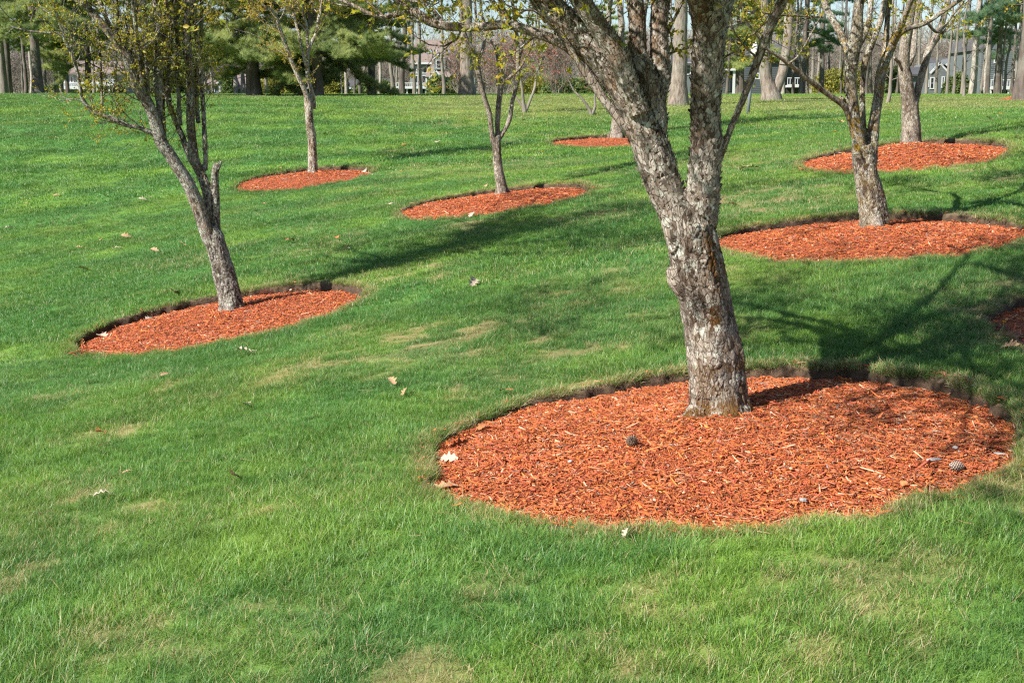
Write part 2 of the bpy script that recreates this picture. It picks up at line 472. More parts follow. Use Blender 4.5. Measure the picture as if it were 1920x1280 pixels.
M_BARK_LEFT = bark_mat('lichen_spotted_bark', (0.34, 0.315, 0.28), (0.15, 0.128, 0.108), (0.042, 0.033, 0.026), lich=0.5, moss=(0.15, 0.075, 0.015), mossamt=0.4, fine=0.8)
M_BARK_RIGHT = bark_mat('mottled_brown_bark', (0.33, 0.295, 0.25), (0.165, 0.135, 0.105), (0.06, 0.038, 0.025), lich=0.45, moss=(0.26, 0.16, 0.01), mossamt=0.9, fine=0.8)
M_BARK_BROWN = bark_mat('smooth_tan_bark', (0.33, 0.285, 0.235), (0.21, 0.172, 0.135), (0.10, 0.072, 0.05), lich=0.28, mossamt=0.0, fine=0.6)
M_BARK_SLIM = bark_mat('speckled_bark', (0.45, 0.41, 0.35), (0.24, 0.17, 0.12), (0.07, 0.04, 0.026), lich=0.5, moss=(0.2, 0.11, 0.02), mossamt=0.4, fine=0.7)
def simple_bark(name, a, b_, scale=6, stretch=5.0):
    m, t, b = new_mat(name)
    g = N(t, 'ShaderNodeTexCoord'); mp = N(t, 'ShaderNodeMapping'); mp.inputs['Scale'].default_value = (scale, scale, scale / stretch)
    t.links.new(g.outputs['Object'], mp.inputs[0])
    n = noise(t, 1.0, 7, mp.outputs[0], 0.7)
    n2 = noise(t, 1.4, 3, g.outputs['Object'])
    col = ramp(t, n, [(0.32, a), (0.68, b_)])
    col = mixc(t, ramp(t, n2, [(0.45, (0, 0, 0)), (0.75, (0.5, 0.5, 0.5))]), col, (0.30, 0.31, 0.26))
    t.links.new(col, b.inputs['Base Color']); b.inputs['Roughness'].default_value = 0.9
    bump(t, b, n, 1.0, 0.05)
    return m
M_TWIG = simple_bark('twig_bark', (0.055, 0.04, 0.03), (0.20, 0.165, 0.135), 20, 3)
M_PINEBARK = simple_bark('pine_bark', (0.035, 0.027, 0.021), (0.15, 0.12, 0.10), 5, 6)
M_GREYBARK = simple_bark('grey_forest_bark', (0.09, 0.075, 0.06), (0.27, 0.23, 0.195), 6, 6)
M_PALEBARK = simple_bark('pale_forest_bark', (0.14, 0.11, 0.09), (0.46, 0.41, 0.36), 7, 2)
M_FLARE = simple_bark('broad_trunk_bark', (0.055, 0.042, 0.032), (0.33, 0.27, 0.215), 11, 4)
def leaf_mat(name, cols, transl=0.4, rough=0.5):
    m, t, b = new_mat(name)
    a = attr(t, 'rnd')
    n = len(cols)
    col = ramp(t, a.outputs['Fac'], [(i / (n - 1), c) for i, c in enumerate(cols)])
    t.links.new(col, b.inputs['Base Color']); b.inputs['Roughness'].default_value = rough
    tr = N(t, 'ShaderNodeBsdfTranslucent'); t.links.new(mixc(t, 1.0, col, (1.3, 1.3, 0.7), 'MULTIPLY'), tr.inputs[0])
    mx = N(t, 'ShaderNodeMixShader', i_0=transl)
    t.links.new(b.outputs[0], mx.inputs[1]); t.links.new(tr.outputs[0], mx.inputs[2])
    t.links.new(mx.outputs[0], t.nodes['Material Output'].inputs[0])
    return m
M_LEAF = leaf_mat('young_leaves', [(0.16, 0.19, 0.022), (0.28, 0.30, 0.035), (0.42, 0.38, 0.045), (0.50, 0.33, 0.05)], 0.5)
M_LEAF_GOLD = leaf_mat('golden_bud_leaves', [(0.30, 0.29, 0.04), (0.45, 0.34, 0.05), (0.55, 0.36, 0.06)], 0.45)
M_REDBUD = leaf_mat('red_buds', [(0.22, 0.05, 0.03), (0.32, 0.08, 0.05), (0.30, 0.13, 0.08)], 0.2)
def plain(name, c, rough=0.8, spec=0.3, var=0.0, scale=3.0):
    m, t, b = new_mat(name)
    if var:
        g = N(t, 'ShaderNodeTexCoord'); n = noise(t, scale, 5, g.outputs['Object'], 0.7)
        col = ramp(t, n, [(0.3, tuple(q * (1 - var) for q in c)), (0.7, tuple(min(1, q * (1 + var)) for q in c))])
        t.links.new(col, b.inputs['Base Color'])
    else: b.inputs['Base Color'].default_value = (*c, 1)
    b.inputs['Roughness'].default_value = rough; b.inputs['Specular IOR Level'].default_value = spec
    return m

# ------------------------------------------------------------------ scatter (geometry nodes) for stuff
_pc = [0]
def scatter(name, P, rot, scl, idx, protos, mat=None, tint=None, parent=None, **k):
    n = len(P)
    me = bpy.data.meshes.new(name); me.vertices.add(n); me.vertices.foreach_set('co', np.asarray(P, np.float32).ravel())
    vattr(me, 'rot', rot, 'FLOAT_VECTOR')
    scl = np.asarray(scl, float)
    if scl.ndim == 1: scl = np.repeat(scl[:, None], 3, 1)
    vattr(me, 'scl', scl, 'FLOAT_VECTOR')
    a = me.attributes.new('idx', 'INT', 'POINT'); a.data.foreach_set('value', np.asarray(idx, np.int32))
    if tint is not None: vattr(me, 'tint', tint, 'FLOAT_VECTOR')
    _pc[0] += 1
    c = bpy.data.collections.new('prototypes_%d' % _pc[0])
    for i, p in enumerate(protos):
        o = bpy.data.objects.new('%s_piece_%02d' % (name, i), p); c.objects.link(o)
    g = bpy.data.node_groups.new('scatter_' + name, 'GeometryNodeTree')
    g.interface.new_socket('Geometry', in_out='INPUT', socket_type='NodeSocketGeometry')
    g.interface.new_socket('Geometry', in_out='OUTPUT', socket_type='NodeSocketGeometry')
    gi = g.nodes.new('NodeGroupInput'); go = g.nodes.new('NodeGroupOutput')
    ci = g.nodes.new('GeometryNodeCollectionInfo'); ci.inputs['Collection'].default_value = c
    ci.inputs['Separate Children'].default_value = True; ci.inputs['Reset Children'].default_value = True
    iop = g.nodes.new('GeometryNodeInstanceOnPoints'); iop.inputs['Pick Instance'].default_value = True
    def na(nm, ty):
        q = g.nodes.new('GeometryNodeInputNamedAttribute'); q.data_type = ty; q.inputs['Name'].default_value = nm; return q.outputs[0]
    g.links.new(gi.outputs[0], iop.inputs['Points']); g.links.new(ci.outputs[0], iop.inputs['Instance'])
    g.links.new(na('idx', 'INT'), iop.inputs['Instance Index'])
    g.links.new(na('rot', 'FLOAT_VECTOR'), iop.inputs['Rotation'])
    g.links.new(na('scl', 'FLOAT_VECTOR'), iop.inputs['Scale'])
    g.links.new(iop.outputs[0], go.inputs[0])
    o = link(name, me, parent, **k)
    md = o.modifiers.new('scatter', 'NODES'); md.node_group = g
    if mat: me.materials.append(mat)
    return o

# ================================================================== LARGE STRUCTURE
# ------------------------------------------------------------------ lawn
def make_lawn():
    xc = np.arange(-9.6, 9.61, 0.075)
    g = []; s = 0.09; x = 9.6
    while x < 260: s *= 1.09; x += s; g.append(x)
    xs = np.r_[-np.array(g)[::-1], xc, g]
    ys = list(np.arange(-8, 3.0, 0.5)) + list(np.arange(3.0, 37.2, 0.075)); s = 0.075; y = ys[-1]
    while y < 420: s *= 1.06; y += min(s, 12); ys.append(y)
    ys = np.array(ys)
    X, Y = np.meshgrid(xs, ys)
    for i, (k, bx, by, R) in enumerate(BEDLIST):      # snap the grid onto each cut turf edge
        dx, dy = X - bx, Y - by; r = np.hypot(dx, dy) + 1e-9
        er = edge_r(i, np.arctan2(dy, dx) % (2 * math.pi)) + 0.04
        m_ = np.abs(r - er) < 0.042
        X = np.where(m_, bx + dx * er / r, X); Y = np.where(m_, by + dy * er / r, Y)
    Z = base_z(X, Y)
    bd = bed_dist(X, Y)
    Z = Z - 0.30 * (bd < 0.02)
    Z += 0.012 * (fbm(X * 6, Y * 6, 4, 2) - 0.5)
    ny, nx = X.shape
    i = np.arange(ny - 1)[:, None] * nx; j = np.arange(nx - 1)[None, :]
    Fq = np.stack([i + j, i + j + 1, i + nx + j + 1, i + nx + j], -1).reshape(-1, 4)
    me = mesh_np('lawn', np.stack([X, Y, Z], -1).reshape(-1, 3), Fq, M_LAWN, True)
    h, d, b = tintmap(X.ravel(), Y.ravel())
    vattr(me, 'tint', np.c_[h, d, b], 'FLOAT_VECTOR')
    return link('lawn', me, kind='structure')
make_lawn()

# ------------------------------------------------------------------ grass blades
def tuft(nb, spread, h, wdt, seg=3, rng=None, lean=0.5):
    V = []; Fc = []; A = []
    for b in range(nb):
        r = spread * math.sqrt(rng.random()); a = rng.random() * 6.283
        x, y = r * math.cos(a), r * math.sin(a)
        hh = h * (0.55 + 0.75 * rng.random()); ww = wdt * (0.7 + 0.6 * rng.random())
        da = rng.random() * 6.283; ln = lean * (0.15 + rng.random() ** 1.3); curl = 0.3 + 0.9 * rng.random()
        fa = da + 1.57 + rng.normal() * 0.5
        rv, dv = rng.random(), rng.random()
        base = len(V)
        for k in range(seg):
            t = k / seg
            q = hh * ln * (t * 0.5 + curl * t * t)
            z = hh * (t - 0.25 * ln * curl * t * t)
            cx, cy = x + q * math.cos(da), y + q * math.sin(da)
            w2 = ww * 0.5 * (1 - 0.55 * t)
            V.append((cx - w2 * math.cos(fa), cy - w2 * math.sin(fa), z)); V.append((cx + w2 * math.cos(fa), cy + w2 * math.sin(fa), z))
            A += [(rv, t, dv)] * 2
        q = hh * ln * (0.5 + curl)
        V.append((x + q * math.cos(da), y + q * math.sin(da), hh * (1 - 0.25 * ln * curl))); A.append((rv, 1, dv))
        for k in range(seg - 1):
            i = base + 2 * k
            Fc.append((i, i + 1, i + 3)); Fc.append((i, i + 3, i + 2))
        i = base + 2 * (seg - 1); Fc.append((i, i + 1, i + 2))
    me = mesh_np('grass_tuft', V, Fc, M_GRASS)
    vattr(me, 'blade', A, 'FLOAT_VECTOR')
    return me
def grass_zone(name, y0, y1, dens, protos, margin, hscale, label):
    A = []
    ys = np.linspace(y0, y1, 60)
    for a, b in zip(ys[:-1], ys[1:]):
        hw = 0.415 * b + margin
        n = int(dens(0.5 * (a + b)) * (b - a) * 2 * hw)
        A.append(np.c_[RNG.uniform(-hw, hw, n), RNG.uniform(a, b, n)])
    A = np.vstack(A)
    bd = bed_dist(A[:, 0], A[:, 1])
    nz = vn(A[:, 0] * 9, A[:, 1] * 9, 2)
    A = A[bd > -0.02 + 0.05 * nz]
    dry = dryness(A[:, 0], A[:, 1])
    keep = RNG.random(len(A)) > np.clip(dry * 1.0 - 0.25, 0, 0.7)
    A = A[keep]; x, y = A[:, 0], A[:, 1]
    h, d, b = tintmap(x, y)
    z = base_z(x, y)
    n = len(A)
    gx = (base_z(x + 0.1, y) - base_z(x - 0.1, y)) / 0.2; gy = (base_z(x, y + 0.1) - base_z(x, y - 0.1)) / 0.2
    lng = 0.70 + 0.75 * fbm(x * 1.1 + 5, y * 1.1, 6, 3) + 0.3 * (vn(x * 5, y * 5, 1) - 0.5)
    lng *= (1 - 0.5 * d) * (1 + 0.35 * sstep(-1, -3, x) * sstep(8, 5, y))
    # the cut's rim: blades hang over it
    bd = bed_dist(x, y)
    lng *= 1 + 0.25 * sstep(0.10, 0.0, bd)
    sc_ = 0.92 * hscale * lng * RNG.uniform(0.8, 1.25, n)
    wd = 0.5 * sc_ + 0.5 * hscale
    tilt = RNG.normal(0, 0.10, (n, 2))
    # comb direction varies in patches
    ca = fbm(x * 0.9, y * 0.9, 3, 2) * 12
    rot = np.c_[np.arctan(gy) + tilt[:, 0] + 0.12 * np.sin(ca), -np.arctan(gx) + tilt[:, 1] + 0.12 * np.cos(ca), np.zeros(n)]
    # z spin has to come first: use proto variety + spin through euler composition
    rot[:, 2] = RNG.uniform(-math.pi, math.pi, n)
    c, s = np.cos(rot[:, 2]), np.sin(rot[:, 2])
    # XYZ euler: R = Rz*Ry*Rx, so rotate the wanted tilt into the spun frame
    tx, ty = rot[:, 0].copy(), rot[:, 1].copy()
    rot[:, 0] = c * tx + s * ty; rot[:, 1] = -s * tx + c * ty
    P = np.c_[x, y, z - 0.004]
    tint = np.c_[h, d, b * RNG.uniform(0.88, 1.12, n)]
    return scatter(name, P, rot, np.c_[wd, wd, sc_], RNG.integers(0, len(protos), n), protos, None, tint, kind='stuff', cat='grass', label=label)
rg = np.random.default_rng(3)
def rim_grass():
    A = []
    for i, (k, bx, by, R) in enumerate(BEDLIST):
        m = {'near': 2600, 'left': 1500, 'right': 1700, 'edge': 1600}.get(k, 900)
        th = RNG.random(m) * 2 * math.pi; er = edge_r(i, th); keep = vn(th * 9 + 50, i + np.zeros(m), 3) > 0.30
        off = RNG.uniform(-0.004, 0.07, m); A.append(np.c_[bx + np.cos(th) * (er + off), by + np.sin(th) * (er + off), th, np.full(m, by)][keep])
    A = np.vstack(A); x, y, th = A[:, 0], A[:, 1], A[:, 2]; n = len(A)
    h, d, b = tintmap(x, y); d = np.clip(d * 0.9 + RNG.uniform(-.1, .25, n), 0, 1)
    sc_ = RNG.uniform(0.7, 1.35, n) * np.where(A[:, 3] > 16, 1.3, 1.0)
    tl = RNG.normal(0.30, 0.30, n)     # lean in over the cut
    tx = np.sin(th) * tl + RNG.normal(0, .15, n); ty = -np.cos(th) * tl + RNG.normal(0, .15, n); rz = RNG.uniform(-math.pi, math.pi, n)
    c, s = np.cos(rz), np.sin(rz)
    scatter('grass', np.c_[x, y, base_z(x, y) - 0.006], np.c_[c * tx + s * ty, -s * tx + c * ty, rz], np.c_[sc_ * .8, sc_ * .8, sc_], RNG.integers(0, len(near_t), n), near_t, None, np.c_[h, d, b],
            kind='stuff', cat='grass', label='ragged grass hanging over the cut edges of the mulch beds')
near_t = [tuft(20, 0.045, 0.046, 0.0025, 3, rg, 1.15) for _ in range(12)]
mid_t = [tuft(20, 0.085, 0.046, 0.0052, 2, rg, 1.1) for _ in range(8)]
far_t = [tuft(24, 0.20, 0.052, 0.012, 2, rg, 1.1) for _ in range(6)]
grass_zone('grass', 2.6, 12.5, lambda y: 1250 - 50 * y, near_t, 1.6, 1.0, 'fine green lawn grass in the foreground')
grass_zone('grass', 12.5, 28, lambda y: 330 - 7 * y, mid_t, 2.0, 1.0, 'mown grass across the middle of the slope')
grass_zone('grass', 28, 84, lambda y: 62 - 0.4 * y, far_t, 4.0, 1.0, 'grass up to the crest of the lawn')

rim_grass()
# ------------------------------------------------------------------ mulch beds
def chip_protos():
    out = []
    r = np.random.default_rng(5)
    for i in range(10):
        L = r.uniform(0.6, 1.3) if i < 7 else r.uniform(0.25, 0.5); wd = r.uniform(0.10, 0.26) if i < 7 else r.uniform(.2, .35)
        if i in (3, 5): wd *= 0.45; L *= 1.3
        th = r.uniform(0.04, 0.10); bend = r.uniform(-0.12, 0.12)
        xs = np.array([-0.5, -0.15, 0.2, 0.5]) * L; ws = np.array([0.45, 1, 0.9, 0.35]) * wd * r.uniform(0.7, 1.2, 4)
        V = []
        for x, w_ in zip(xs, ws):
            zz = bend * (1 - (2 * x / L) ** 2); sk = r.uniform(-.05, .05)
            V += [(x + sk, -w_ / 2, zz), (x - sk, w_ / 2, zz + r.uniform(-.03, .03)), (x, w_ / 2 * .8, zz + th), (x, -w_ / 2 * .8, zz + th)]
        Fc = [(0, 1, 2, 3), (15, 14, 13, 12)]
        for k in range(3):
            b = 4 * k
            for q in range(4): Fc.append((b + q, b + 4 + q, b + 4 + (q + 1) % 4, b + (q + 1) % 4))
        out.append(mesh_np('wood_chip', V, Fc, M_CHIP))
    return out
CHIPS = chip_protos()
NEEDLE = plain('dry_needle', (0.42, 0.27, 0.15), 0.6)
def needle_protos():
    out = []
    r = np.random.default_rng(8)
    for i in range(5):
        pts = []; a = 0; x = y = 0.0
        for k in range(6):
            pts.append((x - 0.5, y, 0.01 * math.sin(k * .6 * 3))); a += r.normal() * 0.13; x += 0.2 * math.cos(a); y += 0.2 * math.sin(a)
        V, Fq = tube_np(np.array(pts), np.full(6, 0.009), 3)
        out.append(mesh_np('needle', V, Fq, NEEDLE))
    return out
NEEDLES = needle_protos()
BED_LABEL = {
    'near': 'large round bed of orange-red wood mulch under the thick forked tree in the foreground',
    'left': 'tilted round mulch bed under the leaning tree at left with a dark cut turf edge',
    'right': 'wide mulch bed around the multi-stemmed mottled tree at right with shade across it',
    'bank': 'mounded mulch bed on the bank around the smooth tan trunk',
    'centre': 'round mulch bed under the small three-stemmed tree in the middle of the lawn',
    'slim': 'small mulch bed around the slim straight tree below the pines',
    'far': 'small distant mulch bed partly hidden behind the thick leaning limb',
    'edge': 'mulch bed cut off by the right picture edge with brown leaves along its rim',
    'corner': 'far mulch patch at the foot of the broad dark trunk in the upper right corner'}
BED_UP = {}
def bed_surface(i, x, y):
    """mulch height at x,y inside bed i (level with the turf on the low side, sunk on the high side, mounded at the trunk)"""
    k, bx, by, R = BEDLIST[i]
    if i not in BED_UP:
        g = np.array([float(base_z(np.array([bx + 1.0]), np.array([by]))[0] - base_z(np.array([bx - 1.0]), np.array([by]))[0]),
                      float(base_z(np.array([bx]), np.array([by + 1.0]))[0] - base_z(np.array([bx]), np.array([by - 1.0]))[0]) + 0.22])
        BED_UP[i] = g / np.linalg.norm(g)
    u = BED_UP[i]
    dx, dy = x - bx, y - by; r = np.hypot(dx, dy)
    th = np.arctan2(dy, dx) % (2 * math.pi); er = edge_r(i, th); q = np.clip(r / er, 0, 1)
    side = (dx * u[0] + dy * u[1]) / (r + 1e-6)
    if k == 'left': side = np.maximum(side, (-dx * 0.75 + dy * 0.66) / (r + 1e-6) * 0.9)
    cut = 0.012 + {'near': 0.042, 'left': 0.065}.get(k, 0.045) * sstep(-0.1, 0.75, side)
    mound = {'bank': 0.17, 'near': 0.05, 'right': 0.05, 'edge': 0.03, 'corner': 0.42}.get(k, 0.03)
    z = base_z(x, y) - cut * q ** 3 - 0.02 * q + mound * np.exp(-((r / (R * 0.5)) ** 2)) - 0.01
    return z + 0.022 * (fbm(x * 5, y * 5, 2, 3) - 0.5) + 0.018 * (vn(x * 17, y * 17, 4) - 0.5)
nchips = dict(near=95000, left=24000, right=26000, bank=16000, centre=13000, slim=8000, far=6000, edge=9000, corner=5000)
for i, (k, bx, by, R) in enumerate(BEDLIST):
    bz = float(base_z(np.array([bx]), np.array([by]))[0])
    root = empty('mulch_bed', (bx, by, bz), label=BED_LABEL[k], cat='mulch bed', group='round beds of orange mulch around the lawn trees')
    nr, na = 36, 120
    rr = np.linspace(0, 1, nr) ** 0.8; th = np.arange(na) * 2 * math.pi / na
    T, Rr = np.meshgrid(th, rr); er = edge_r(i, T)
    X = bx + np.cos(T) * Rr * er; Y = by + np.sin(T) * Rr * er
    Z = bed_surface(i, X, Y) - 0.006
    ii = np.arange(nr - 1)[:, None] * na; jj = np.arange(na)[None, :]
    Fq = np.stack([ii + jj, ii + (jj + 1) % na, ii + na + (jj + 1) % na, ii + na + jj], -1)[:, :, ::-1].reshape(-1, 4)
    link('mulch_surface', mesh_np('mulch_surface', np.stack([X - bx, Y - by, Z - bz], -1).reshape(-1, 3), Fq, M_MULCH, True), root)
    # cut soil face
    na = 360; th = np.arange(na) * 2 * math.pi / na; er = edge_r(i, th)
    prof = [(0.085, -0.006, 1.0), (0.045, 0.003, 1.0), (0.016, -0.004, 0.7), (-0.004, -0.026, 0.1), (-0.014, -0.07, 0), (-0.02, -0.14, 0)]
    V = []; U = []
    for off, dz, up in prof:
        jit = 0.045 * (vn(th * 24 + off * 40 + 300, i + off * 20 + np.zeros(na), 5) - 0.5) * (1 if off < 0.05 else 0)
        x = bx + np.cos(th) * (er + off + jit); y = by + np.sin(th) * (er + off + jit)
        z = base_z(x, y) + dz + 0.01 * (vn(th * 40 + 7, i + np.zeros(na), 6) - 0.5)
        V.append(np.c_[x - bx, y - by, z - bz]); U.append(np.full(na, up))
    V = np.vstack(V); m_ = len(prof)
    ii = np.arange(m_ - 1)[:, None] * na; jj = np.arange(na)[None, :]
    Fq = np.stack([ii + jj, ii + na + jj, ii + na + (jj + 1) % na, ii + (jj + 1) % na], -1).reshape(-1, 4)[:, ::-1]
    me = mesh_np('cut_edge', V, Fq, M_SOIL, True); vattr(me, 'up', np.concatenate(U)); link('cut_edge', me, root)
    # chips
    n = nchips[k]
    r = np.sqrt(RNG.random(n)); a = RNG.random(n) * 2 * math.pi; er = edge_r(i, a) + 0.004
    x = bx + r * er * np.cos(a); y = by + r * er * np.sin(a)
    sp = RNG.random(n) < 0.006  # a few chips thrown on the turf
    x = np.where(sp, bx + (er + 0.07 * RNG.random(n)) * np.cos(a), x); y = np.where(sp, by + (er + 0.07 * RNG.random(n)) * np.sin(a), y)
    z = bed_surface(i, x, y) + RNG.uniform(-0.002, 0.010, n)
    z = np.where(sp, base_z(x, y) + 0.02, z)
    s = np.clip(RNG.lognormal(-3.78, 0.55, n), 0.007, 0.085) * (1.0 if k == 'near' else 1.25 if k in ('left', 'right', 'edge') else 1.6)
    rot = np.c_[RNG.normal(0, 0.28, n), RNG.normal(0, 0.24, n), RNG.uniform(-3.14, 3.14, n)]
    c = np.array([0.50, 0.138, 0.044])[None] * RNG.lognormal(0, 0.28, n)[:, None]
    c[:, 1] *= RNG.uniform(0.78, 1.22, n); c[:, 2] *= RNG.uniform(0.7, 1.5, n)
    c *= (0.84 + 0.32 * fbm(x * 2.3, y * 2.3, 3, 3))[:, None]
    q = RNG.random(n)
    c[q < 0.06] = np.array([0.66, 0.42, 0.27]) * RNG.uniform(.8, 1.15, ((q < 0.06).sum(), 1))
    c[(q > 0.93)] *= 0.45
    c[(q > 0.992)] = (0.25, 0.23, 0.21)
    scatter('wood_chips', np.c_[x - bx, y - by, z - bz], rot, np.c_[s, s * RNG.uniform(.7, 1.2, n), s], RNG.integers(0, 10, n), CHIPS, None, np.clip(c, 0, .8), root, kind='stuff')
    n = dict(near=520, right=90, left=60, edge=90).get(k, 0)
    if n:
        r = np.sqrt(RNG.random(n)); a = RNG.random(n) * 2 * math.pi
        if k == 'near': a = np.where(RNG.random(n) < 0.65, RNG.normal(-0.1, 0.8, n), a)
        x = bx + r * R * 0.97 * np.cos(a); y = by + r * R * 0.97 * np.sin(a); z = bed_surface(i, x, y) + 0.014
        rot = np.c_[RNG.normal(0, 0.12, n), RNG.normal(0, 0.10, n), RNG.uniform(-3.14, 3.14, n)]
        scatter('pine_needles', np.c_[x - bx, y - by, z - bz], rot, RNG.uniform(0.05, 0.13, n), RNG.integers(0, 5, n), NEEDLES, None, None, root, kind='stuff')

# stray dry needles on the grass
n = 700
x = RNG.uniform(-4, 5, n); y = RNG.uniform(3.2, 12, n); kp = bed_dist(x, y) > 0.03; x, y = x[kp], y[kp]; n = len(x)
scatter('dry_pine_needles', np.c_[x, y, base_z(x, y) + RNG.uniform(.02, .05, n)], np.c_[RNG.normal(0, .3, n), RNG.normal(0, .3, n), RNG.uniform(-3, 3, n)],
        RNG.uniform(.04, .10, n), RNG.integers(0, 5, n), NEEDLES, kind='stuff', cat='pine needles', label='orange dry pine needles strewn in the foreground grass')

# ================================================================== THE LAWN TREES (crabapples)
def remesh(V, Fq, voxel, smooth_it=2):
    me = bpy.data.meshes.new('tmp'); me.from_pydata([tuple(v) for v in V], [], [tuple(map(int, f)) for f in Fq])
    o = bpy.data.objects.new('tmp', me); COL.objects.link(o)
    md = o.modifiers.new('r', 'REMESH'); md.mode = 'VOXEL'; md.voxel_size = voxel
    if smooth_it:
        ms = o.modifiers.new('s', 'SMOOTH'); ms.factor = 0.5; ms.iterations = smooth_it
    dg = bpy.context.evaluated_depsgraph_get(); dg.update()
    e = o.evaluated_get(dg); em = e.to_mesh()
    n = len(em.vertices); co = np.empty(n * 3, np.float32); em.vertices.foreach_get('co', co)
    nm = np.empty(n * 3, np.float32); em.vertices.foreach_get('normal', nm)
    fl = np.empty(len(em.loops), np.int32); em.loops.foreach_get('vertex_index', fl)
    tot = np.empty(len(em.polygons), np.int32); em.polygons.foreach_get('loop_total', tot)
    assert (tot == 4).all()
    e.to_mesh_clear(); bpy.data.objects.remove(o); bpy.data.meshes.remove(me)
    return co.reshape(-1, 3).astype(float), nm.reshape(-1, 3).astype(float), fl.reshape(-1, 4)
def limb_coords(V, stems):
    """per vertex: coordinates that run along its limb, distance along it, limb radius there"""
    best = np.full(len(V), 1e9); out = np.zeros((len(V), 3)); rr = np.zeros(len(V))
    for si, (pts, rs) in enumerate(stems):
        t, u, v = frames(pts)
        u = np.repeat(u[:1], len(pts), 0) if False else u
        L = np.r_[0, np.cumsum(np.linalg.norm(np.diff(pts, axis=0), axis=1))]
        for i in range(len(pts) - 1):
            a, b = pts[i], pts[i + 1]; ab = b - a; ll = ab @ ab + 1e-12
            f = np.clip(((V - a) @ ab) / ll, 0, 1); q = a + f[:, None] * ab
            dv = V - q; r = rs[i] * (1 - f) + rs[i + 1] * f
            d = np.linalg.norm(dv, axis=1) - r
            m = d < best
            if not m.any(): continue
            best[m] = d[m]
            out[m, 0] = (dv[m] @ u[i]) + si * 3.7; out[m, 1] = dv[m] @ v[i] + si * 1.3; out[m, 2] = L[i] + f[m] * (L[i + 1] - L[i])
            rr[m] = r[m]
    return out, rr
def limb_extend(rng, pts, rs, total, spread, up=0.22, nseg=8):
    """carry a stem on above the picture's edge"""
    d = pts[-1] - pts[-2]; d /= np.linalg.norm(d); p = pts[-1].copy(); r = rs[-1]
    P_ = []; R_ = []
    for i in range(nseg):
        d = d + rng.normal(0, 0.14, 3) + np.array([0, 0, up * 0.12]) + spread * 0.12; d /= np.linalg.norm(d)
        p = p + d * total / nseg; r = rs[-1] * (1 - 0.68 * (i + 1) / nseg)
        P_.append(p.copy()); R_.append(max(r, 0.006))
    return np.vstack([pts, P_]), np.r_[rs, R_]
def grow(rng, tubes, tips, p, d, r, L, lvl, wander=0.22, up=0.10, dense=1.0):
    n = max(3, int(L / 0.09)) if lvl < 3 else 3
    pts = [p.copy()]; rs = [r]
    d = d / np.linalg.norm(d)
    for i in range(n):
        d = d + rng.normal(0, wander, 3) * (0.7 if lvl < 2 else 1) + np.array([0, 0, up]); d /= np.linalg.norm(d)
        p = p + d * L / n; pts.append(p.copy()); rs.append(max(r * (1 - 0.75 * (i + 1) / n), 0.0016))
    pts = np.array(pts); rs = np.array(rs)
    tubes.append((pts, rs, 6 if lvl == 1 else 4 if lvl == 2 else 3))
    if lvl >= 2:
        k = 2 if lvl == 2 else 4
        for q in range(1, len(pts)):
            if rng.random() < 0.8 or q == len(pts) - 1: tips.append((pts[q], d))
    if lvl >= 4: return
    nch = {1: 6, 2: 5, 3: 2}[lvl]; nch = int(round(nch * dense * rng.uniform(.7, 1.3)))
    for c in range(nch):
        f = rng.uniform(0.2, 1.0); i = min(int(f * (len(pts) - 1)), len(pts) - 2)
        b = pts[i] + (pts[i + 1] - pts[i]) * rng.random()
        t = pts[i + 1] - pts[i]; t /= np.linalg.norm(t)
        s = rng.normal(0, 1, 3); s -= t * (s @ t); s /= np.linalg.norm(s)
        nd = t * 0.65 + s * 0.8
        grow(rng, tubes, tips, b, nd, rs[i] * rng.uniform(.45, .65), L * rng.uniform(.38, .62), lvl + 1, wander, up * .8, dense)
def leaves_mesh(name, rng, tips, per, size, mat, spread=0.009):
    tips = [tips[i] for i in np.where(rng.random(len(tips)) < 0.52)[0]]; per = per + 2
    n = len(tips) * per
    P_ = np.repeat(np.array([t[0] for t in tips]), per, 0) + rng.normal(0, spread, (n, 3))
    d = np.repeat(np.array([t[1] for t in tips]), per, 0) + rng.normal(0, 0.9, (n, 3)) + np.array([0, 0, 0.25]); d /= np.linalg.norm(d, axis=1)[:, None]
    s = np.cross(d, rng.normal(0, 1, (n, 3))); s /= np.linalg.norm(s, axis=1)[:, None] + 1e-9
    nn = np.cross(d, s)
    L = size * rng.uniform(0.5, 1.25, n)[:, None]; W = L * 0.26
    V = np.stack([P_, P_ + d * L * .35 + s * W + nn * W * .5, P_ + d * L * .35 - s * W + nn * W * .5, P_ + d * L * .55, P_ + d * L * .75 + s * W * .6 + nn * W * .2, P_ + d * L * .75 - s * W * .6 + nn * W * .2, P_ + d * L - nn * L * .18], 1).reshape(-1, 3)
    b = np.arange(n)[:, None] * 7
    Fc = np.concatenate([b + np.array([[0, 3, 1, 1]])[:, :3], b + np.array([[0, 2, 3]]), b + np.array([[1, 3, 4]]), b + np.array([[2, 5, 3]]), b + np.array([[3, 6, 4]]), b + np.array([[3, 5, 6]])], 0)
    me = mesh_np(name, V, Fc, mat); vattr(me, 'rnd', np.repeat(rng.random(n), 7)); return me

